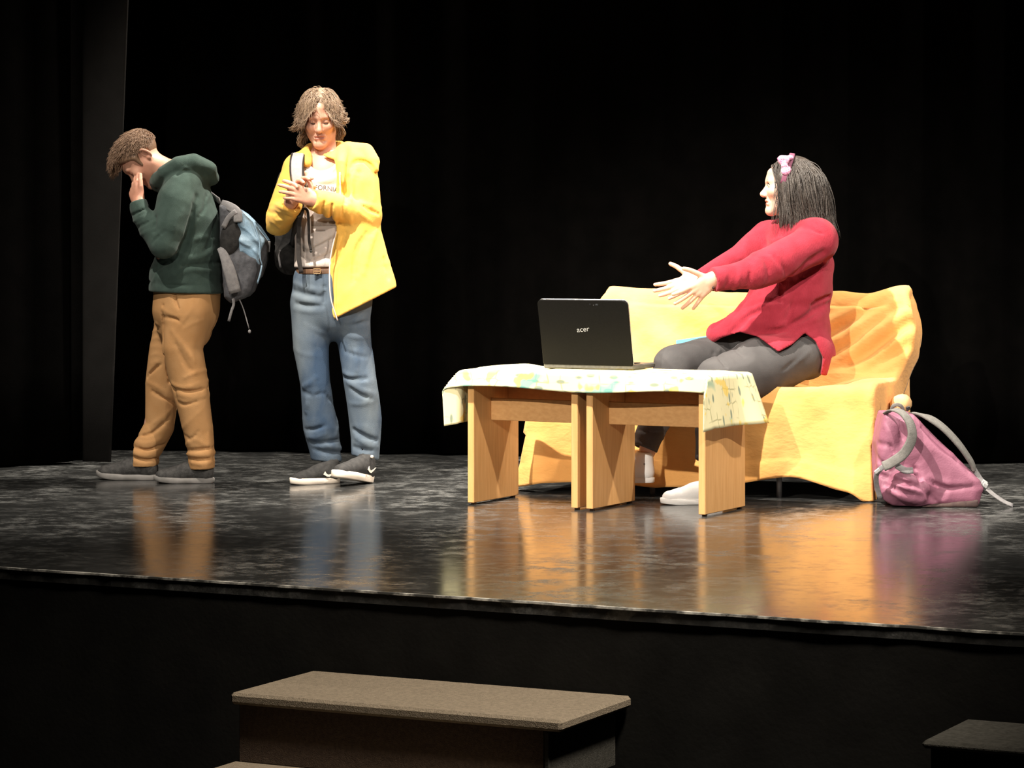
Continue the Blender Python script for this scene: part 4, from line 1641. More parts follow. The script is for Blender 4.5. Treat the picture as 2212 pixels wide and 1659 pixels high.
man2 = thing('person', A(*K(715, 1042)[:2], 0), 'standing man with chin-length brown hair in an open yellow hooded jacket and jeans', 'person')
hU, hF = A(-.02, -.22, 1), A(.02, -1, -.22)
hO = K(691.5, 255, .0)
Rt2, U2, F2 = head_frame(hU, hF)
hs = 1.01
B = Field(A(K(565, 0)[0], Y2 - .36, 0), A(K(830, 0)[0], Y2 + .22, K(0, 190)[2]), .013,
          [(K(648, 340, -.16), K(735, 192, .12), .0028), (K(612, 452, -.34), K(690, 368, -.15), .0028)])
L2 = head(B, hO, hU, hF, hs, wx=.92)
B.chain([(K(698, 295, .03), .054), (K(702, 330, .035), .054), (K(705, 352, .03), .062)], .03)
B.chain([(K(645, 364, .02), .052), (K(700, 348, .03), .058), (K(765, 362, .02), .052)], .03)
B.chain([(K(706, 390), .125, .7), (K(708, 500), .125, .7), (K(712, 600), .14, .7), (K(714, 650), .14, .7)], .03, n=Ny)
sl2 = [(K(646, 366), K(601, 478, -.01), K(628, 436, -.19)), (K(775, 366), K(786, 466, -.02), K(682, 432, -.235))]
for sh, el, wr in sl2:
    B.chain([(sh, .052), (el, .038)], .02)
    B.chain([(el, .038), (wr, .027)], .01)
# his right hand stands palm up and forward, his left hand lays its fingers across it
hand(B, K(628, 438, -.19), K(640, 398, -.225) - K(628, 438, -.19), A(.6, -.75, .1), A(.7, .3, .4), .95,
     curl=((.3, .55, .4), (.4, .6, .45), (.5, .6, .45), (.6, .6, .5)), spread=(.2, .06, -.08, -.2), thumb=((.5, .1, .8), (.75, .2, .6), (.9, .2, .3)))
hand(B, K(680, 432, -.24), K(640, 416, -.275) - K(680, 432, -.24), A(.05, .95, -.2), A(.1, 0, 1), .95,
     curl=((.25, .5, .4), (.25, .45, .35), (.3, .5, .35), (.35, .5, .4)), spread=(.14, .03, -.09, -.2), thumb=((.4, .1, .9), (.55, .15, .85), (.65, .2, .7)))
for (h_, k_, a_) in ((K(674, 660), K(680, 830, -.02), K(702, 985, .0)), (K(762, 660, .0), K(780, 835, -.02), K(789, 995, .0))):
    B.chain([(h_, .05), (k_, .038), (a_, .026)], .02)
B.cut(A(0, 0, .03), A(0, 0, -1))
V, Q = B.mesh(1)
cen = V[Q].mean(1) - hO
q = np.stack([cen @ Rt2, cen @ U2, cen @ F2], 1) / hs
lipm = (np.abs(q[:, 0]) < .021 - .15 * np.abs(q[:, 1] + .0705)) & (q[:, 1] < -.062) & (q[:, 1] > -.081) & (q[:, 2] > .085)
mk('body', V, Q, [M['skin'], M['lips']], man2, slot=lipm.astype(int))
brows(L2, hs, man2, M['hair_brown'], .021)
lashes(L2, hs, man2)

# T-shirt
S_ = Field(K(610, 600, -.22), K(815, 325, .2), .0048)
S_.chain([(K(708, 392, .01), .150, .74), (K(706, 440), .152, .76), (K(706, 510), .146, .74), (K(708, 560), .152, .72), (K(709, 595), .155, .72)], .02, n=Ny)
S_.chain([(K(648, 366, .02), .062), (K(700, 350, .03), .07), (K(768, 362, .02), .062)], .03)
S_.ell(K(698, 344, -.055), A(.068, .075, .062), None, .008, 's')
S_.cone(K(698, 350, .02), K(700, 310, .02), .072, .09, .008, op='s')
S_.fold([K(668, 352, -.08), K(676, 368, -.11), K(696, 378, -.12), K(716, 372, -.11), K(730, 352, -.08)], .006, .005)
cr = S_.sfold
for (x0, y0, x1, y1, am) in ((676, 392, 727, 382, .005), (690, 400, 728, 396, -.004), (660, 546, 728, 508, -.010), (664, 536, 730, 500, .008), (672, 560, 722, 528, .010), (668, 566, 716, 548, -.008), (664, 572, 716, 566, .007), (648, 500, 660, 560, -.006), (642, 520, 668, 534, .006), (690, 470, 730, 480, -.006)):
    cr([K(x0, y0, -.12), K((x0 + x1) / 2, (y0 + y1) / 2 + 2, -.125), K(x1, y1, -.115)], .010, am)
S_.wrinkle((7, 7, 9), .005, 61)
S_.cut(K(690, 577), A(.02, 0, -1), .006)
S_.cone(K(709, 590), K(709, 566), .13, .13, .003, n=Ny, op='s') if False else None
V, Q = S_.mesh(1)
shirt = mk('tshirt', V, Q, M['tshirt'], man2)
shirt_bvh = bvh_of(V, Q)


def shirt_text(txt, px, py, size, wide, m, slant=0., arc=0.):
    tv, tf = text_mesh(txt, size)
    c = K(px, py)
    pts = [(c[0] + x * wide, c[2] + y + x * slant - arc * x * x) for x, y, z in tv]
    surf_decal(pts, tf, shirt_bvh, 'print', m, shirt)


shirt_text('CALIFORNIA', 693, 406, .03, 1.0, M['print'], -.06, 1.0)


def shirt_patch(rects, m):
    pts, fs = [], []
    for (x0, y0, x1, y1) in rects:
        n_ = 5
        b0 = len(pts)
        for i in range(n_ + 1):
            t = i / n_
            for yy in (y0, (y0 + y1) / 2, y1):
                p = K(x0 + (x1 - x0) * t, yy)
                pts.append((p[0], p[2]))
        for i in range(n_):
            for k_ in range(2):
                a_ = b0 + i * 3 + k_
                fs.append((a_, a_ + 1, a_ + 4, a_ + 3))
    surf_decal(pts, fs, shirt_bvh, 'print', m, shirt)


for rc in ((680, 412, 685, 419), (688, 414, 693, 420), (711, 420, 722, 428)):
    shirt_patch([rc], M['print'])
for rc in ((676, 478, 730, 488), (684, 496, 706, 499)):
    shirt_patch([rc], M['print_grey'])

# jacket
J = Field(K(562, 700, -.34), K(868, 300, .24), .0054)
J.chain([(K(712, 395, .02), .166, .78), (K(716, 470, .01), .165, .8), (K(742, 540, .01), .165, .8), (K(758, 640, .01), .175, .8), (K(762, 720, .01), .185, .8)], .02, n=Ny)
J.chain([(K(770, 400, .0), .10, 1.1), (K(778, 500, .0), .095, 1.25), (K(783, 580, -.01), .125, 1.0), (K(790, 650, -.01), .15, .9), (K(792, 700, -.01), .16, .9)], .03, n=Ny)
J.chain([(K(646, 366, .02), .072), (K(700, 352, .04), .082), (K(768, 362, .02), .078)], .03)
for q_, (sh, el, wr, r0, r1, r2) in enumerate(((K(644, 366, .0), K(600, 480, -.01), K(631, 440, -.18), .064, .055, .044), (K(776, 378, .0), K(788, 463, -.04), K(676, 432, -.235), .074, .066, .042))):
    J.chain([(sh, r0), ((sh + el) / 2, (r0 + r1) / 2 + .002), (el, r1)], .022)
    J.chain([(el, r1), (el * .5 + wr * .5, (r1 + r2) / 2 + .003), (wr, r2)], .018, capb=True)
    J.chain([(wr + (wr - el) * .12, .03), (wr - (wr - el) * .04, .03)], .002, op='s')
pl = [(727, 345), (731, 373), (729, 421), (730, 496), (720, 536), (714, 575), (716, 652), (729, 690), (728, 740), (540, 740), (540, 515), (598, 508), (637, 470), (636, 420), (644, 380), (655, 345), (668, 320)]
J2 = [(K(x, y)[0], K(x, y)[2]) for x, y in pl]
keep = Field(K(562, 700, -.34), K(868, 300, .24), .0054)
# arms are added again after the front has been opened
J.prism(J2, Y2 - .5, Y2 - .035, 0, .006, 's')
for q_, (sh, el, wr, r0, r1, r2) in enumerate(((K(644, 368, .0), K(600, 480, -.01), K(631, 440, -.18), .062, .054, .044), (K(778, 382, .0), K(788, 463, -.04), K(676, 432, -.235), .073, .066, .042))):
    J.chain([((sh * .75 + el * .25) if q_ == 0 else sh, r0), ((sh + el) / 2, (r0 + r1) / 2 + .002), (el, r1)], .018)
    J.chain([(el, r1), (el * .5 + wr * .5, (r1 + r2) / 2 + .003), (wr, r2)], .014, capb=True)
    J.chain([(wr + (wr - el) * .12, .031), (wr - (wr - el) * .04, .031)], .002, op='s')
# hood
J.chain([(K(664, 352, -.07), .018), (K(661, 338, -.02), .026), (K(672, 326, .05), .03), (K(700, 322, .1), .032), (K(735, 320, .07), .032)], .014)
J.chain([(K(738, 392, -.125), .014), (K(737, 352, -.095), .022), (K(740, 328, -.03), .028), (K(752, 322, .03), .036), (K(786, 331, .02), .042), (K(803, 350, -.02), .033), (K(806, 366, -.04), .022)], .012)
J.ell(K(765, 342, .05), A(.085, .09, .045), (unit(A(1, 0, -.35)), A(0, 1, 0), unit(A(.35, 0, 1))), .02)
J.cone(K(700, 345, .0), K(700, 300, .0), .062, .08, .008, op='s')
cr = J.sfold
cr([K(812, 378, -.07), K(800, 358, -.07), K(778, 348, -.1), K(762, 354, -.12), K(753, 385, -.13)], .009, -.018)
cr([K(753, 380, -.13), K(750, 420, -.14), K(746, 438, -.15)], .009, -.018)
cr([K(766, 352, -.11), K(757, 388, -.13), K(757, 432, -.14)], .008, .013)
cr([K(774, 372, -.1), K(768, 400, -.12), K(770, 430, -.13)], .010, -.012)
cr([K(733, 380, -.12), K(734, 430, -.13)], .006, .006)
cr([K(800, 380, -.06), K(806, 420, -.07), K(800, 440, -.09)], .010, .007)
for (x0, y0, x1, y1, am) in ((692, 428, 684, 462, .008), (700, 430, 694, 470, -.010), (708, 430, 704, 476, .009), (716, 434, 714, 480, -.010), (724, 436, 722, 484, .009), (738, 440, 742, 488, -.006), (752, 442, 756, 488, .007), (782, 446, 812, 462, -.009), (778, 440, 818, 448, .008), (770, 456, 800, 480, .005)):
    cr([K(x0, y0, -.27), K((x0 + x1) / 2 - 2, (y0 + y1) / 2, -.28), K(x1, y1, -.24)], .0075, am)
for (x0, y0, x1, y1, am) in ((584, 440, 618, 452, .008), (580, 458, 612, 470, -.009), (588, 478, 606, 494, .008), (600, 470, 628, 468, -.008), (602, 420, 626, 428, .005)):
    cr([K(x0, y0, -.08), K((x0 + x1) / 2, (y0 + y1) / 2 - 3, -.1), K(x1, y1, -.1)], .009, am)
cr([K(792, 505, -.1), K(776, 530, -.13), K(766, 560, -.14), K(764, 610, -.14)], .012, -.013)
cr([K(810, 500, -.1), K(796, 540, -.13), K(784, 590, -.14)], .012, .010)
cr([K(745, 505, -.14), K(736, 550, -.15), K(724, 570, -.15)], .012, -.011)
cr([K(770, 605, -.16), K(752, 630, -.165), K(736, 648, -.16)], .0045, -.012)
cr([K(774, 600, -.16), K(756, 626, -.17), K(730, 655, -.165)], .012, .008)
cr([K(828, 560, -.1), K(838, 600, -.1)], .012, -.006)
J.wrinkle((6, 6, 3.5), .007, 71)
J.cut(K(728, 686, -.15), unit(A(688 - 622, 0, -(857 - 728))), .006)
J.cone(K(775, 690, .01), K(768, 632, .01), .15, .13, .003, op='s', n=Ny) if False else None
J.build('jacket', M['yellow'], man2)
mb = MB()
mb.tube(smooth_line([K(734, 372, -.14), K(735, 421, -.16), K(735, 470, -.16)], 4) , .0028, 6)
mb.build('zip', M['tshirt'], man2, True)
mb = MB()
mb.tube(smooth_line([K(726, 500, -.15), K(716, 545, -.155), K(712, 580, -.158), K(714, 640, -.16), K(726, 683, -.155), K(729, 692, -.15)], 5), .0032, 6)
mb.build('zip', M['tshirt'], man2, True)

# jeans, belt
T_ = Field(K(610, 1010, -.24), K(845, 560, .24), .0054)
T_.chain([(K(712, 570), .145, .72), (K(715, 612), .166, .7), (K(716, 652), .174, .68)], .02, n=Ny)
T_.chain([(K(673, 655, .0), .089), (K(672, 750, -.01), .076), (K(680, 828, -.03), .0625), (K(690, 900, -.005), .075), (K(697, 945, .005), .073), (K(705, 1000, .01), .064)], .02)
T_.chain([(K(760, 655, .0), .086), (K(767, 750, .0), .0715), (K(779, 825, -.02), .070), (K(788, 905, .01), .070), (K(790, 945, .01), .063), (K(789, 1005, .01), .056)], .02)
cr = T_.sfold
for (x0, y0, x1, y1, am) in ((634, 612, 700, 628, .007), (632, 628, 692, 640, -.008), (632, 640, 690, 652, .008), (640, 656, 690, 660, -.007), (636, 668, 696, 672, .005), (692, 605, 690, 640, .008), (702, 620, 700, 660, -.007), (655, 835, 682, 816, .009), (652, 848, 690, 850, -.007), (664, 852, 660, 890, .009),
                                (668, 850, 684, 846, .008), (700, 850, 724, 880, -.006), (660, 930, 700, 920, -.008), (664, 946, 700, 938, .010), (676, 958, 735, 950, -.009), (690, 955, 734, 972, .009), (676, 972, 732, 980, -.008), (728, 905, 722, 940, .006),
                                (742, 815, 790, 818, -.010), (752, 826, 806, 852, .010), (744, 806, 765, 812, .010), (760, 840, 800, 862, -.008), (770, 800, 768, 760, .007), (748, 760, 790, 772, -.005), (765, 930, 810, 952, -.013), (770, 948, 812, 968, .010), (764, 968, 800, 974, -.008), (780, 690, 740, 700, .006),
                                (735, 700, 795, 695, -.005), (742, 722, 790, 730, .005), (758, 872, 800, 868, .006), (644, 760, 690, 770, .004), (660, 700, 700, 720, .004)):
    cr([K(x0, y0, -.09), K((x0 + x1) / 2, (y0 + y1) / 2 + 3, -.105), K(x1, y1, -.085)], .010, am)
T_.wrinkle((8, 8, 5), .007, 81)
T_.cut(K(704, 984), A(0, 0, -1), .006) if False else None
T_.prism([(K(600, 980)[0], K(0, 988)[2]), (K(738, 980)[0], K(0, 998)[2]), (K(742, 985)[0], K(0, 986)[2]), (K(766, 985)[0], K(0, 984)[2]), (K(830, 985)[0], K(0, 996)[2]), (K(850, 1020)[0], K(0, 1030)[2]), (K(590, 1020)[0], K(0, 1030)[2])], Y2 - .4, Y2 + .4, 0, .005, 's')
T_.cone(K(703, 1010, .01), K(702, 976, .01), .052, .052, .003, op='s')
T_.cone(K(789, 1010, .01), K(789, 970, .01), .046, .046, .003, op='s')
T_.cut(K(712, 583), A(0, 0, 1), .004)
T_.build('jeans', M['denim'], man2)
Bl = Field(K(620, 610, -.2), K(810, 565, .2), .004)
Bl.chain([(K(712, 570), .151, .73), (K(714, 600), .163, .72)], 0, n=Ny)
Bl.cut(K(700, 580), A(0, 0, 1), .002)
Bl.cut(K(700, 592), A(0, 0, -1), .002)
belt = Bl.build('belt', M['belt'], man2)
mb = MB()
b0 = K(676, 592, -.128)
mb.box(b0, A(.035, 0, 0), A(0, .008, 0), A(0, 0, .004), .001).box(b0 + A(0, 0, .022), A(.035, 0, 0), A(0, .008, 0), A(0, 0, .004), .001)
mb.box(b0, A(.004, 0, 0), A(0, .008, 0), A(0, 0, .026), .001).box(b0 + A(.031, 0, 0), A(.004, 0, 0), A(0, .008, 0), A(0, 0, .026), .001)
mb.box(b0 + A(.004, 0, .011), A(.028, 0, 0), A(0, .006, 0), A(0, 0, .003), .001)
mb.build('buckle', M['brass'], belt)

sw = [(0, .0), (.028, -.012), (.05, -.013), (.085, .002), (.11, .016), (.085, .009), (.055, -.001), (.035, -.002), (.022, .006), (.014, .016)]


def swoosh(u_, P, side, x0=.045, z0=.046, k=.95):
    V, Fc = [], []
    ys = .0445 * side
    for s_ in (0, 1):
        for (x, z) in sw:
            xx = x0 + (.11 - x) * k
            V.append(P(xx, ys + side * .002 * s_ - side * .006 * (xx - .09) ** 2 * 80, z0 + z))
    N = len(sw)
    Fc = [tuple(range(N)), tuple(range(N, 2 * N))] + [(i, (i + 1) % N, N + (i + 1) % N, N + i) for i in range(N)]
    mk('logo', V, Fc, M['rubber_cream'], u_, False, label='cream curved tick on the side')


u_, P_ = shoe(man2, A(*K(734, 0, -.0)[:2], 0), math.pi + .5, .245, M['shoe_black'], M['rubber_cream'], lace=M['strap_black'], sole_t=.033, toe_up=.1, high=.015)
swoosh(u_, P_, 1, .035, .052, .75)
u_, P_ = shoe(man2, A(K(800, 0)[0], Y2 - .01, .0), math.pi + 1.02, .285, M['shoe_black'], M['rubber_cream'], lace=M['strap_black'], sole_t=.033, pitch=.17, high=.01)
swoosh(u_, P_, 1, .028, .054, .62)
mb = MB()
mb.ball(P_(.07, .043, .115), .0075, 10, 6)
mb.build('ankle_disc', M['rubber_cream'], u_, True)

# hair: parted in the middle, waves to the chin, ends flicking out
C = Field(K(630, 345, -.14), K(755, 185, .16), .004)
ax2 = (Rt2, U2, F2)
C.ell(L2(0, .042, -.02), A(.086, .09, .1) * hs, ax2, 0)
C.chain([(L2(-.05, .0, -.05), .045), (L2(-.055, -.07, -.05), .032)], .03)
C.chain([(L2(.05, .0, -.05), .045), (L2(.05, -.06, -.055), .034)], .03)
C.ell(L2(0, -.045, .078), A(.064, .1, .07) * hs, ax2, .008, 's')
C.build('hair', M['hair_light'], man2)


def start2(P, g):
    sx = np.sign(P[:, 0] + .1 + (.05 + .1 * (P[:, 2] < .2)) * g.normal(size=len(P)))
    return np.stack([sx * (1.25 - .5 * np.abs(P[:, 0])), .1 - .5 * np.abs(P[:, 0]), .35 * (P[:, 2] > .3) - .25], 1) + g.normal(size=P.shape) * .12


def flick2(P, loc, t, g):
    o = np.zeros_like(loc)
    sx = np.sign(loc[:, 0])
    some = (np.abs(P[:, 0] * 37 + P[:, 1] * 91) % 1) < .45
    if t > .82:
        o[:, 0] = sx * .75 * some
        o[:, 1] = .35 * some
    elif t > .5:
        o[:, 0] = -sx * .22
    return o


strands('hair_strands', man2, M['hair_light'], hO, Rt2, U2, F2, hs, 4600,
        lambda P: (P[:, 1] > -.35 + .7 * (P[:, 2] + .3)) & ((P[:, 2] < .80) | (P[:, 1] > .62)) & (P[:, 2] < .9) & (P[:, 2] > -.75),
        start2, lambda P, g: (.085 + .075 * np.clip(P[:, 1], -.3, 1)) * g.uniform(.8, 1.12, len(P)), steps=14, grav=.5, wave=.16, lift=(1.04, 1.24),
        rad=.0013, seed=15, flick=flick2, push=[(L2(0, -.04, .088), A(.07, .095, .105))])
strands('back_hair', man2, M['hair_light'], hO, Rt2, U2, F2, hs, 1500,
        lambda P: (P[:, 2] < -.1) & (P[:, 1] < .25) & (P[:, 1] > -.6),
        lambda P, g: np.stack([P[:, 0] * .5, -.8 + 0 * P[:, 0], -.3 + 0 * P[:, 0]], 1) + g.normal(size=P.shape) * .12,
        lambda P, g: g.uniform(.08, .125, len(P)), steps=10, grav=.5, wave=.2, lift=(1.05, 1.2), rad=.0013, seed=16, push=[(K(702, 335, .035), .066)])

for tip, mid, root, sd_ in ((K(627, 280, -.02), K(638, 276, -.03), K(648, 258, -.035), 31), (K(752, 259, -.01), K(741, 262, -.03), K(732, 244, -.035), 32), (K(748, 247, .0), K(740, 248, .0), K(730, 232, -.01), 33),
                             (K(656, 322, .05), K(648, 306, .05), K(656, 286, .04), 34), (K(737, 300, .05), K(740, 288, .05), K(732, 272, .04), 35)):
    g_ = np.random.default_rng(sd_)
    mb = MB()
    for i in range(60):
        j0, j1, j2 = g_.normal(size=3) * .008, g_.normal(size=3) * .0065, g_.normal(size=3) * .0045
        mb.tube(smooth_line([root + j0, mid + j1, tip + j2 + A(0, 0, g_.uniform(-.004, .008))], 4), [.0016, .002, .002, .002, .0018, .0016, .0012, .0008, .0004], 4)
    mb.build('hair_lock', M['hair_light'], man2, True, kind='stuff')

# backpack on his right shoulder
b2 = thing('backpack', K(622, 585, .12), "black backpack slung over one shoulder of the man in yellow", 'backpack')
Bk = Field(K(585, 610, -.05), K(725, 350, .36), .006)
Bk.chain([(K(640, 400, .21), .085, 1.0), (K(636, 480, .22), .1, .95), (K(633, 545, .21), .098, 1.0)], .02, n=Ny)
Bk.ell(K(624, 555, .12), A(.045, .05, .06), None, .03)
Bk.wrinkle((11, 11, 9), .010, 91)
Bk.build('bag_body', M['bag_black'], b2)
mb = MB()
sp_ = smooth_line([K(650, 350, .12), K(647, 334, .05), K(644, 334, -.035), K(641, 350, -.1), K(641, 376, -.135), K(646, 405, -.15)], 5)
mb.tube(sp_, [.021 + .008 * math.sin(math.pi * i / (len(sp_) - 1)) for i in range(len(sp_))], 10, flat=([A(0, -.3, 1) if i < 10 else A(-.1, -1, .25) for i in range(len(sp_))], .22))
mb.build('shoulder_strap', M['strap_pale'], b2, True, label='pale grey padded strap over the shoulder')
mb = MB()
for dx in (-.03, .03):
    mb.tube([p + A(dx * (.8 if i < 6 else .95), -.004, .002) for i, p in enumerate(sp_)], .0038, 6)
mb.build('piping', M['strap_black'], b2, True)
mb = MB()
mb.tube(smooth_line([K(646, 403, -.152), K(650, 430, -.16), K(652, 455, -.158), K(646, 480, -.15), K(645, 520, -.142), K(646, 560, -.138), K(651, 590, -.135)], 5), .0105, 8, flat=(A(0, -1, 0), .3))
mb.build('webbing', M['strap_black'], b2, True)
mb = MB()
mb.tube(smooth_line([K(650, 450, -.162), K(664, 455, -.168), K(667, 490, -.160), K(668, 520, -.155), K(672, 541, -.15)], 5), .0065, 8, flat=(A(0, -1, 0), .35))
mb.build('webbing', M['strap_black'], b2, True)
mb = MB()
mb.tube(smooth_line([K(650, 452, -.155), K(640, 475, -.12), K(634, 505, -.02), K(630, 530, .1)], 5), .016, 8, flat=(A(-.6, -.7, 0), .3))
mb.build('webbing', M['strap_black'], b2, True)
mb = MB()
mb.box(K(641, 470, -.158), A(.02, 0, 0), A(0, .008, 0), A(0, 0, .022), .002)
mb.build('buckle', M['buckle'], b2)
mb = MB()
mb.ball(K(672, 543, -.152), A(.007, .005, .006))
mb.build('buckle', M['buckle'], b2)
mb = MB()
mb.tube(smooth_line([K(606, 540, .09), K(603, 556, .08), K(606, 578, .08)], 4), .005, 6, flat=(A(0, -1, 0), .4))
mb.build('tab', M['strap_grey'], b2, True)
# ================================================================== seated woman
Y3 = 12.9


def K(px, py, d=0.):
    return at(px, py, Y3 + d)


wom = thing('person', A(*K(1600, 1088)[:2], 0), 'seated woman in a red sweater and black jeans holding both hands out over the laptop', 'person')
hU, hF = A(.03, .02, 1), A(-1, .06, .02)
hO = K(1704, 402, 0)
Rt3, U3, F3 = head_frame(hU, hF)
hs = 1.03
B = Field(A(K(1350, 0)[0], Y3 - .62, 0), A(K(1830, 0)[0], Y3 + .3, K(0, 325)[2]), .014,
          [(K(1636, 490, -.13), K(1770, 330, .13), .0029), (K(1410, 690, -.47), K(1550, 560, .06), .0029)])
L3 = head(B, hO, hU, hF, hs, True)
B.chain([(K(1706, 440), .05), (K(1712, 480), .05), (K(1716, 510), .07)], .03)
sN, sF = K(1768, 522, -.14), K(1662, 516, .14)
B.chain([(sF, .05), (K(1714, 508), .06), (sN, .05)], .03)
B.chain([(K(1718, 530), .11), (K(1712, 620), .11), (K(1712, 720), .09)], .03)
aN = [(K(1690, 562, -.25), .052), (K(1542, 603, -.37), .028)]
aF = [(K(1598, 556, .03), .045), (K(1508, 606, -.07), .027)]
B.chain([(sN, .055), aN[0]], .02)
B.chain(aN, .01)
B.chain([(sF, .05), aF[0]], .02)
B.chain(aF, .01)
hand(B, K(1541, 602, -.37), A(-.78, -.12, -.6), A(-.45, .85, -.1), A(-.62, 0, .78), 1.0,
     curl=((.05, .12, .12), (.12, .15, .12), (.2, .2, .15), (.28, .22, .18)), spread=(.28, .02, -.2, -.5), thumb=((.45, -.05, .9), (.5, 0, .87), (.62, .05, .75)))
hand(B, K(1506, 606, -.07), A(-.93, -.1, -.3), A(-.25, -.9, .35), A(-.3, 0, .95), 1.0,
     curl=((.05, .12, .1), (.08, .12, .1), (.12, .15, .12), (.18, .2, .15)), spread=(.12, .0, -.14, -.32), thumb=((.5, .1, .85), (.55, .05, .83), (.7, .05, .7)))
B.chain([(K(1735, 772, -.08), .07), (K(1640, 797, -.17), .07), (K(1545, 822, -.33), .06)], .02)
B.chain([(K(1545, 822, -.33), .07), (K(1530, 1035, -.46), .036)], .02)
B.chain([(K(1690, 760, .08), .07), (K(1560, 770, .0), .06), (K(1452, 790, -.19), .055)], .02)
B.chain([(K(1452, 790, -.19), .066), (K(1398, 975, -.27), .036)], .02)
V, Q = B.mesh(1)
cen = V[Q].mean(1) - hO
q = np.stack([cen @ Rt3, cen @ U3, cen @ F3], 1) / hs
lipm = (np.abs(q[:, 0]) < .021 - .15 * np.abs(q[:, 1] + .0705)) & (q[:, 1] < -.062) & (q[:, 1] > -.081) & (q[:, 2] > .085)
mk('body', V, Q, [M['skin_pale'], M['lips']], wom, slot=lipm.astype(int))
brows(L3, hs, wom, M['hair_dark'])
for s_ in (-1, 1):
    mb = MB()
    mb.ball(L3(s_ * .031, .0015, .0818), .0085, 12, 8)
    mb.build('eye', M['eye_white'], wom, True)
for s_ in (-1, 1):
    mb = MB()
    mb.ball(L3(s_ * .031, .0015, .0868), A(.0045, .0045, .0048), 10, 6)
    mb.tube([L3(s_ * .0165, .004, .0855), L3(s_ * .026, .0092, .0895), L3(s_ * .036, .009, .0885), L3(s_ * .046, .003, .0815)], [.001, .0018, .0018, .001], 5)
    mb.build('eyelashes', M['dark_lash'], wom, True)

# sweater
H = Field(K(1500, 840, -.46), K(1830, 460, .32), .0058)
H.chain([(K(1726, 535), .135, 1.0), (K(1722, 575), .155, .95), (K(1712, 620), .17, .9), (K(1700, 665), .178, .9), (K(1694, 705), .195, .95), (K(1700, 760), .19, .95)], .03, n=Ny)
H.chain([(K(1660, 520, .14), .075), (K(1715, 508, .0), .085), (K(1762, 515, -.13), .085)], .03)
H.chain([(sN, .086), (K(1692, 560, -.24), .088), (K(1625, 590, -.31), .068), (K(1544, 604, -.37), .047)], .03, capb=True)
H.chain([(K(1530, 606, -.38), .033), (K(1560, 601, -.36), .033)], .002, op='s')
H.chain([(sF, .075), (K(1600, 556, .03), .058), (K(1514, 602, -.06), .042)], .02, capb=True)
H.chain([(K(1500, 610, -.08), .03), (K(1525, 597, -.05), .03)], .002, op='s')
H.chain([(K(1660, 690, -.06), .13, .9), (K(1600, 712, -.09), .085, 1.0), (K(1552, 722, -.06), .05, 1.3)], .05, n=Ny)
H.chain([(K(1745, 766, -.09), .118), (K(1690, 783, -.135), .134), (K(1640, 797, -.17), .142), (K(1590, 812, -.22), .12)], .03)
H.cone(K(1712, 500), K(1700, 440), .06, .075, .01, op='s')
H.fold([K(1664, 500, .1), K(1655, 512, .05), K(1668, 522, -.04), K(1690, 515, -.1), K(1725, 492, -.14), K(1760, 480, -.12), K(1780, 492, -.06)], .009, .006)
cr = H.sfold
cr([K(1775, 545, -.19), K(1748, 565, -.25), K(1722, 590, -.28), K(1700, 606, -.28)], .012, -.020)
cr([K(1786, 560, -.15), K(1752, 588, -.2), K(1720, 606, -.2)], .016, -.022)
cr([K(1770, 570, -.17), K(1740, 600, -.19)], .012, -.012)
cr([K(1744, 492, -.21), K(1772, 505, -.21), K(1788, 500, -.18)], .006, -.004)
for (x0, y0, x1, y1, am) in ((1652, 560, 1660, 600, -.006), (1640, 566, 1646, 610, .007), (1620, 580, 1612, 625, -.006), (1598, 586, 1586, 628, .006), (1576, 592, 1562, 626, -.005), (1680, 545, 1690, 600, .006), (1665, 548, 1700, 590, -.006), (1610, 560, 1640, 566, .005)):
    cr([K(x0, y0, -.37), K((x0 + x1) / 2 + 3, (y0 + y1) / 2, -.385), K(x1, y1, -.36)], .010, am)
cr([K(1792, 640, -.12), K(1770, 652, -.16), K(1756, 660, -.17)], .012, -.018)
cr([K(1792, 655, -.12), K(1765, 668, -.16), K(1735, 690, -.17), K(1690, 712, -.18), K(1660, 716, -.18)], .013, -.020)
cr([K(1795, 672, -.1), K(1762, 690, -.17), K(1720, 706, -.19), K(1680, 704, -.19)], .013, .016)
cr([K(1655, 665, -.16), K(1622, 680, -.16), K(1600, 700, -.15), K(1575, 720, -.12)], .012, -.014)
cr([K(1680, 660, -.17), K(1640, 668, -.17), K(1606, 690, -.15)], .012, .013)
cr([K(1720, 640, -.16), K(1704, 680, -.17), K(1698, 700, -.18)], .013, -.010)
cr([K(1640, 635, -.14), K(1642, 660, -.15)], .012, .008)
cr([K(1780, 700, -.15), K(1745, 712, -.19), K(1715, 730, -.2), K(1690, 745, -.2)], .012, .010)
cr([K(1690, 625, -.15), K(1686, 650, -.16)], .012, -.008)
H.wrinkle((6, 6, 6), .007, 101)
hem = [(1500, 760), (1524, 728), (1538, 746), (1560, 730), (1597, 717), (1635, 727), (1676, 758), (1708, 742), (1737, 719), (1759, 736), (1776, 772), (1772, 809), (1787, 813), (1797, 770), (1830, 770), (1830, 900), (1500, 900)]
H.prism([(K(x, y, -.15)[0], K(x, y, -.15)[2]) for x, y in hem], Y3 - .6, Y3 + .5, 0, .004, 's')
H.build('sweater', M['sweater'], wom)
mb = MB()
mb.ball(K(1541, 622, -.395), A(.006, .004, .007))
mb.build('button', M['button'], wom, True, label='dark button at the near cuff')

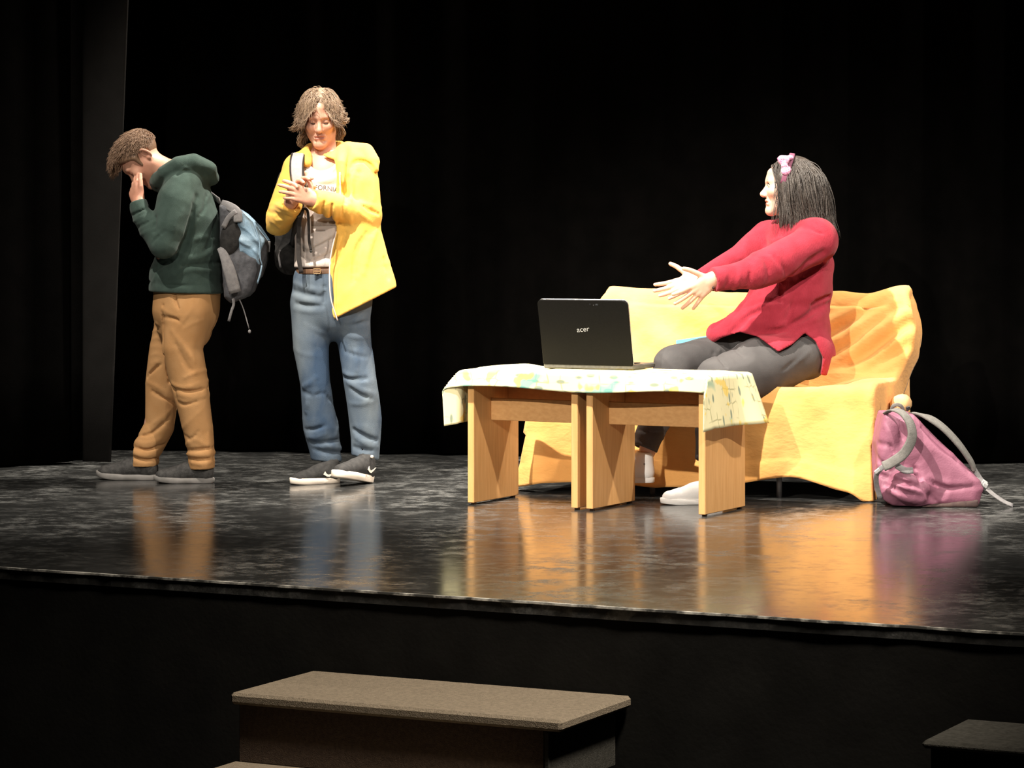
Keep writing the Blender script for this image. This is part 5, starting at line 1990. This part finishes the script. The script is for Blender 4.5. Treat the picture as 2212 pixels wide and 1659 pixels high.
# jeans
T_ = Field(K(1340, 1012, -.6), K(1820, 680, .3), .0058)
T_.chain([(K(1738, 768, -.06), .105, 1.0), (K(1720, 755, .05), .11, 1.1)], .03, n=Ny)
T_.chain([(K(1732, 768, -.1), .1), (K(1640, 797, -.17), .132), (K(1552, 824, -.33), .1)], .02)
T_.chain([(K(1552, 826, -.33), .096), (K(1537, 930, -.4), .066), (K(1530, 992, -.44), .052)], .02, capb=True)
T_.chain([(K(1690, 748, .08), .11), (K(1560, 768, .0), .094), (K(1458, 792, -.19), .088)], .02)
T_.chain([(K(1456, 794, -.19), .084), (K(1413, 915, -.25), .066), (K(1392, 968, -.27), .058)], .02, capb=True)
T_.chain([(K(1385, 985, -.275), .046), (K(1396, 955, -.265), .046)], .003, op='s')
T_.chain([(K(1529, 1005, -.445), .042), (K(1531, 975, -.43), .042)], .003, op='s')
cr = T_.sfold
for (x0, y0, x1, y1, am) in ((1545, 766, 1572, 800, -.006), (1560, 760, 1590, 790, .005), (1585, 748, 1604, 770, -.006), (1600, 742, 1620, 766, .005), (1720, 788, 1755, 760, .005), (1690, 800, 1720, 780, -.004), (1430, 765, 1460, 800, .005)):
    cr([K(x0, y0, -.28), K((x0 + x1) / 2, (y0 + y1) / 2 + 2, -.3), K(x1, y1, -.28)], .008, am)
for (x0, y0, x1, y1, am) in ((1372, 930, 1436, 946, .005), (1368, 942, 1430, 962, -.004), (1378, 925, 1440, 930, -.004)):
    cr([K(x0, y0, -.175), K((x0 + x1) / 2, (y0 + y1) / 2 + 2, -.185), K(x1, y1, -.17)], .006, am)
T_.wrinkle((7, 7, 7), .005, 111)
T_.build('jeans', M['black_denim'], wom)

# shoes
u_, P_ = shoe(wom, A(*K(1560, 0, -.50)[:2], 0), math.pi + .12, .262, M['white'], M['white'], lace=M['white'], toe_up=.1)
u_, P_ = shoe(wom, A(*K(1414, 0, -.28)[:2], at(1414, 1042, Y3 - .28)[2]), math.pi + .1, .262, M['white'], M['white'], lace=M['white'], toe_up=.1, high=.03)
mb = MB()
mb.ball(P_(.055, .0405, .09), A(.005, .003, .005))
mb.build('eyelet', M['steel'], u_, True, label='small grey eyelet')

# hair to the shoulder, headband and bow
C = Field(K(1640, 545, -.2), K(1830, 325, .2), .0045)
ax3 = (Rt3, U3, F3)
C.ell(L3(0, .04, -.02), A(.087, .09, .103) * hs, ax3, 0)
C.chain([(L3(0, .02, -.05), .078, 1.0), (K(1752, 450), .074, 1.25), (K(1776, 500, .02), .045, 1.7), (K(1792, 522, .03), .02, 2.2)], .03, n=Ny)
for q_ in (-1, 1):
    C.chain([(L3(q_ * .06, .03, .02), .034), (L3(q_ * .072, -.05, .012), .026), (L3(q_ * .07, -.12, .02), .022), (L3(q_ * .06, -.17, .03), .01)], .03)
C.ell(L3(0, -.03, .078), A(.064, .118, .062) * hs, ax3, .008, 's')
C.build('hair', M['hair_dark'], wom)


def start3(P, g):
    sx = np.sign(P[:, 0] + .001)
    return np.stack([sx * (.55 + .3 * P[:, 1]), 0 * sx - .1, -.75 + .2 * P[:, 2]], 1) + g.normal(size=P.shape) * .08


strands('hair_strands', wom, M['hair_dark'], hO, Rt3, U3, F3, hs, 6500,
        lambda P: (P[:, 1] > -.45 + .5 * (P[:, 2] + .5)) & ((P[:, 2] < .5) | (P[:, 1] > .62)) & (P[:, 2] < .8),
        start3, lambda P, g: (.285 + .075 * np.clip(P[:, 1], -.3, 1)) * g.uniform(.8, 1.06, len(P)), steps=16, grav=.42, wave=.08, lift=(1.05, 1.2),
        rad=.0013, seed=25, push=[(K(1758, 535, -.12), .1), (K(1668, 530, .12), .1), (K(1716, 540, 0), .13), (L3(0, -.045, .088), A(.066, .11, .15))],
        flick=lambda P, loc, t, g: np.stack([np.zeros(len(loc)), np.zeros(len(loc)), np.where(loc[:, 2] < .0, -.07, .0) * (t > .4)], 1))
mb = MB()
arc_ = [L3(.093 * math.cos(a), .04 + .096 * math.sin(a), .018 - .03 * math.sin(a)) for a in np.linspace(-.35, math.pi + .35, 26)]
mb.tube(arc_, .0125, 8, flat=([unit(p - L3(0, .04, 0)) for p in arc_], .35))
band = mb.build('headband', M['band_plum'], wom, True)
bw = Field(K(1660, 400, -.22), K(1730, 325, .05), .003)
bc = L3(-.055, .105, .03)
bc = K(1694, 357, -.085)
bw.ell(bc + A(-.004, -.006, .024), A(.026, .014, .02), None, 0)
bw.ell(bc + A(.006, -.006, -.022), A(.022, .014, .022), None, .004)
bw.ell(bc + A(0, -.010, 0), A(.012, .012, .010), None, .006)
bw.ell(bc + A(.024, .012, .034), A(.02, .014, .010), None, .004)
bw.wrinkle((60, 60, 60), .003, 7)
bw.build('bow', M['glitter_pink'], band, label='glittering pink bow')

# ================================================================== purple backpack on the floor
Y4 = 12.36


def K(px, py, d=0.):
    return at(px, py, Y4 + d)


pb = thing('backpack', A(*K(2005, 1090)[:2], 0), 'mauve pink backpack with grey straps slumped on the floor beside the sofa', 'backpack')
Bk = Field(A(*(K(1870, 1120, -.26)[:2]), -.02), K(2140, 870, .28), .0052)
bz = lambda pts: [(K(x, y)[0], K(x, y)[2]) for x, y in pts]
Bk.prism(bz([(1905, 892), (1966, 896), (2026, 956), (2096, 1022), (2119, 1052), (2104, 1084), (2094, 1089), (1970, 1093), (1922, 1085), (1897, 1062), (1893, 1000), (1894, 955)]), Y4 - .12, Y4 + .14, .045, .01)
Bk.chain([(K(1925, 1055, -.1), .045), (K(1950, 1050, -.14), .055), (K(1985, 1060, -.13), .05)], .03)
cr = Bk.sfold
for pts, am in (([(1905, 1005), (1920, 950), (1918, 905)], .010), ([(1900, 960), (1925, 965), (1935, 990)], -.010), ([(1915, 920), (1930, 950), (1930, 985)], .009), ([(1895, 985), (1912, 1008), (1925, 1020)], -.010),
                ([(1910, 1030), (1940, 1040), (1985, 1052)], -.014), ([(1915, 1048), (1950, 1062), (1990, 1074)], -.013), ([(1930, 1035), (1955, 1022), (1985, 1025)], .012), ([(1920, 1060), (1950, 1075), (1975, 1085)], .010),
                ([(1980, 1015), (1990, 1045), (2010, 1075), (2030, 1088)], -.013), ([(1990, 1010), (2005, 1040), (2030, 1065)], .010), ([(2005, 1040), (2045, 1055), (2100, 1052)], -.010), ([(2010, 1030), (2050, 1045), (2105, 1042)], .008),
                ([(1985, 950), (2010, 975), (2000, 1000)], .005), ([(1972, 905), (2028, 962), (2092, 1022)], -.006), ([(1940, 900), (1950, 930), (1948, 960)], -.008)):
    cr([K(x, y, -.14 if x > 1990 or y < 1010 else -.17) for x, y in pts], .012, am)
Bk.wrinkle((9, 9, 9), .009, 121)
Bk.cut(A(0, 0, .004), A(0, 0, -1), .004)
Bk.build('bag_body', M['bag_pink'], pb)
Bb = Field(A(*(K(1890, 1120, -.26)[:2]), -.02), K(2130, 1050, .28), .005)
Bb.prism(bz([(1962, 1091), (2000, 1084), (2060, 1077), (2104, 1073), (2104, 1088), (2094, 1096), (1964, 1098)]), Y4 - .128, Y4 + .13, .012, .004)
Bb.cut(A(0, 0, .001), A(0, 0, -1), .002)
Bb.build('bag_base', M['bag_base'], pb, label='dark worn base')
mb = MB()
mb.tube(smooth_line([K(1912, 893, -.09), K(1930, 885, -.15), K(1950, 893, -.19), K(1966, 915, -.21), K(1970, 946, -.215), K(1954, 978, -.21), K(1928, 998, -.20), K(1908, 1008, -.19)], 6), [.012 + .009 * min(1, i / 20) for i in range(43)], 10, flat=(A(.35, -.8, .5), .32))
mb.build('shoulder_strap', M['bag_strap'], pb, True, label='grey padded strap curling over the front')
mb = MB()
mb.tube(smooth_line([K(1964, 896, .0), K(1996, 898, -.06), K(2034, 921, -.08), K(2070, 958, -.08), K(2096, 995, -.06), K(2104, 1012, -.05)], 6), [.02 + .014 * min(1, i / 9) for i in range(31)], 10, flat=(A(.62, -.35, .7), .26))
mb.build('shoulder_strap', M['bag_strap'], pb, True, label='grey padded strap arching down the right side')
mb = MB()
mb.tube(smooth_line([K(1908, 1008, -.19), K(1900, 1015, -.185), K(1893, 1026, -.17), K(1894, 1050, -.14), K(1902, 1078, -.12)], 4), .011, 8, flat=(A(-.2, -1, .1), .3))
mb.build('webbing', M['strap_grey'], pb, True)
mb = MB()
mb.tube(smooth_line([K(1936, 1005, -.19), K(1955, 1016, -.195), K(1972, 1016, -.19)], 4), .014, 8, flat=(A(0, -1, .3), .3))
mb.build('webbing', M['strap_grey'], pb, True)
mb = MB()
mb.tube(smooth_line([K(2102, 1010, -.05), K(2116, 1032, -.06), K(2128, 1047, -.07)], 4), .016, 8, flat=(A(.5, -.6, .6), .25))
mb.build('webbing', M['strap_grey'], pb, True)
mb = MB()
mb.tube(smooth_line([K(2132, 1056, -.08), K(2146, 1068, -.09), K(2168, 1083, -.1), K(2188, 1092, -.1)], 4), .013, 8, flat=(A(.2, -.5, .8), .2))
mb.build('webbing', M['strap_grey'], pb, True)
mb = MB()
mb.box(K(2119, 1046, -.085), A(.02, 0, -.014), A(.004, .012, .006), A(.008, 0, .016), .002)
mb.build('strap_slider', M['buckle_pale'], pb, label='pale plastic slider')
mb = MB()
mb.box(K(2122, 1050, -.09), A(.016, 0, -.012), A(.004, .012, .006), A(.008, 0, .014), .002)
mb.build('strap_slider', M['buckle_pale'], pb, label='pale plastic slider')
mb = MB()
mb.box(K(1892, 1025, -.2), A(.02, 0, .016), A(0, .01, 0), A(-.008, 0, .012), .002)
mb.build('strap_slider', M['buckle_pale'], pb, label='pale plastic slider')
mb = MB()
mb.box(K(2118, 1064, -.09), A(.032, 0, -.012), A(.0, .02, .004), A(.006, 0, .016), .003)
mb.build('buckle', M['buckle'], pb)
mb = MB()
mb.box(K(2185, 1095, -.1), A(.035, 0, -.004), A(0, .02, 0), A(0, 0, .008), .002)
mb.build('buckle', M['buckle'], pb)
mb = MB()
mb.box(K(1959, 888, -.05), A(.016, 0, .006), A(0, .02, 0), A(-.004, 0, .016), .003)
mb.build('buckle', M['buckle'], pb)
mb = MB()
mb.tube(smooth_line([K(1926, 893, .0), K(1928, 879, -.01), K(1938, 874, -.015), K(1948, 879, -.01), K(1952, 893, .0)], 5), .008, 8, flat=(A(0, -1, .2), .4))
mb.build('handle', M['bag_strap'], pb, True)
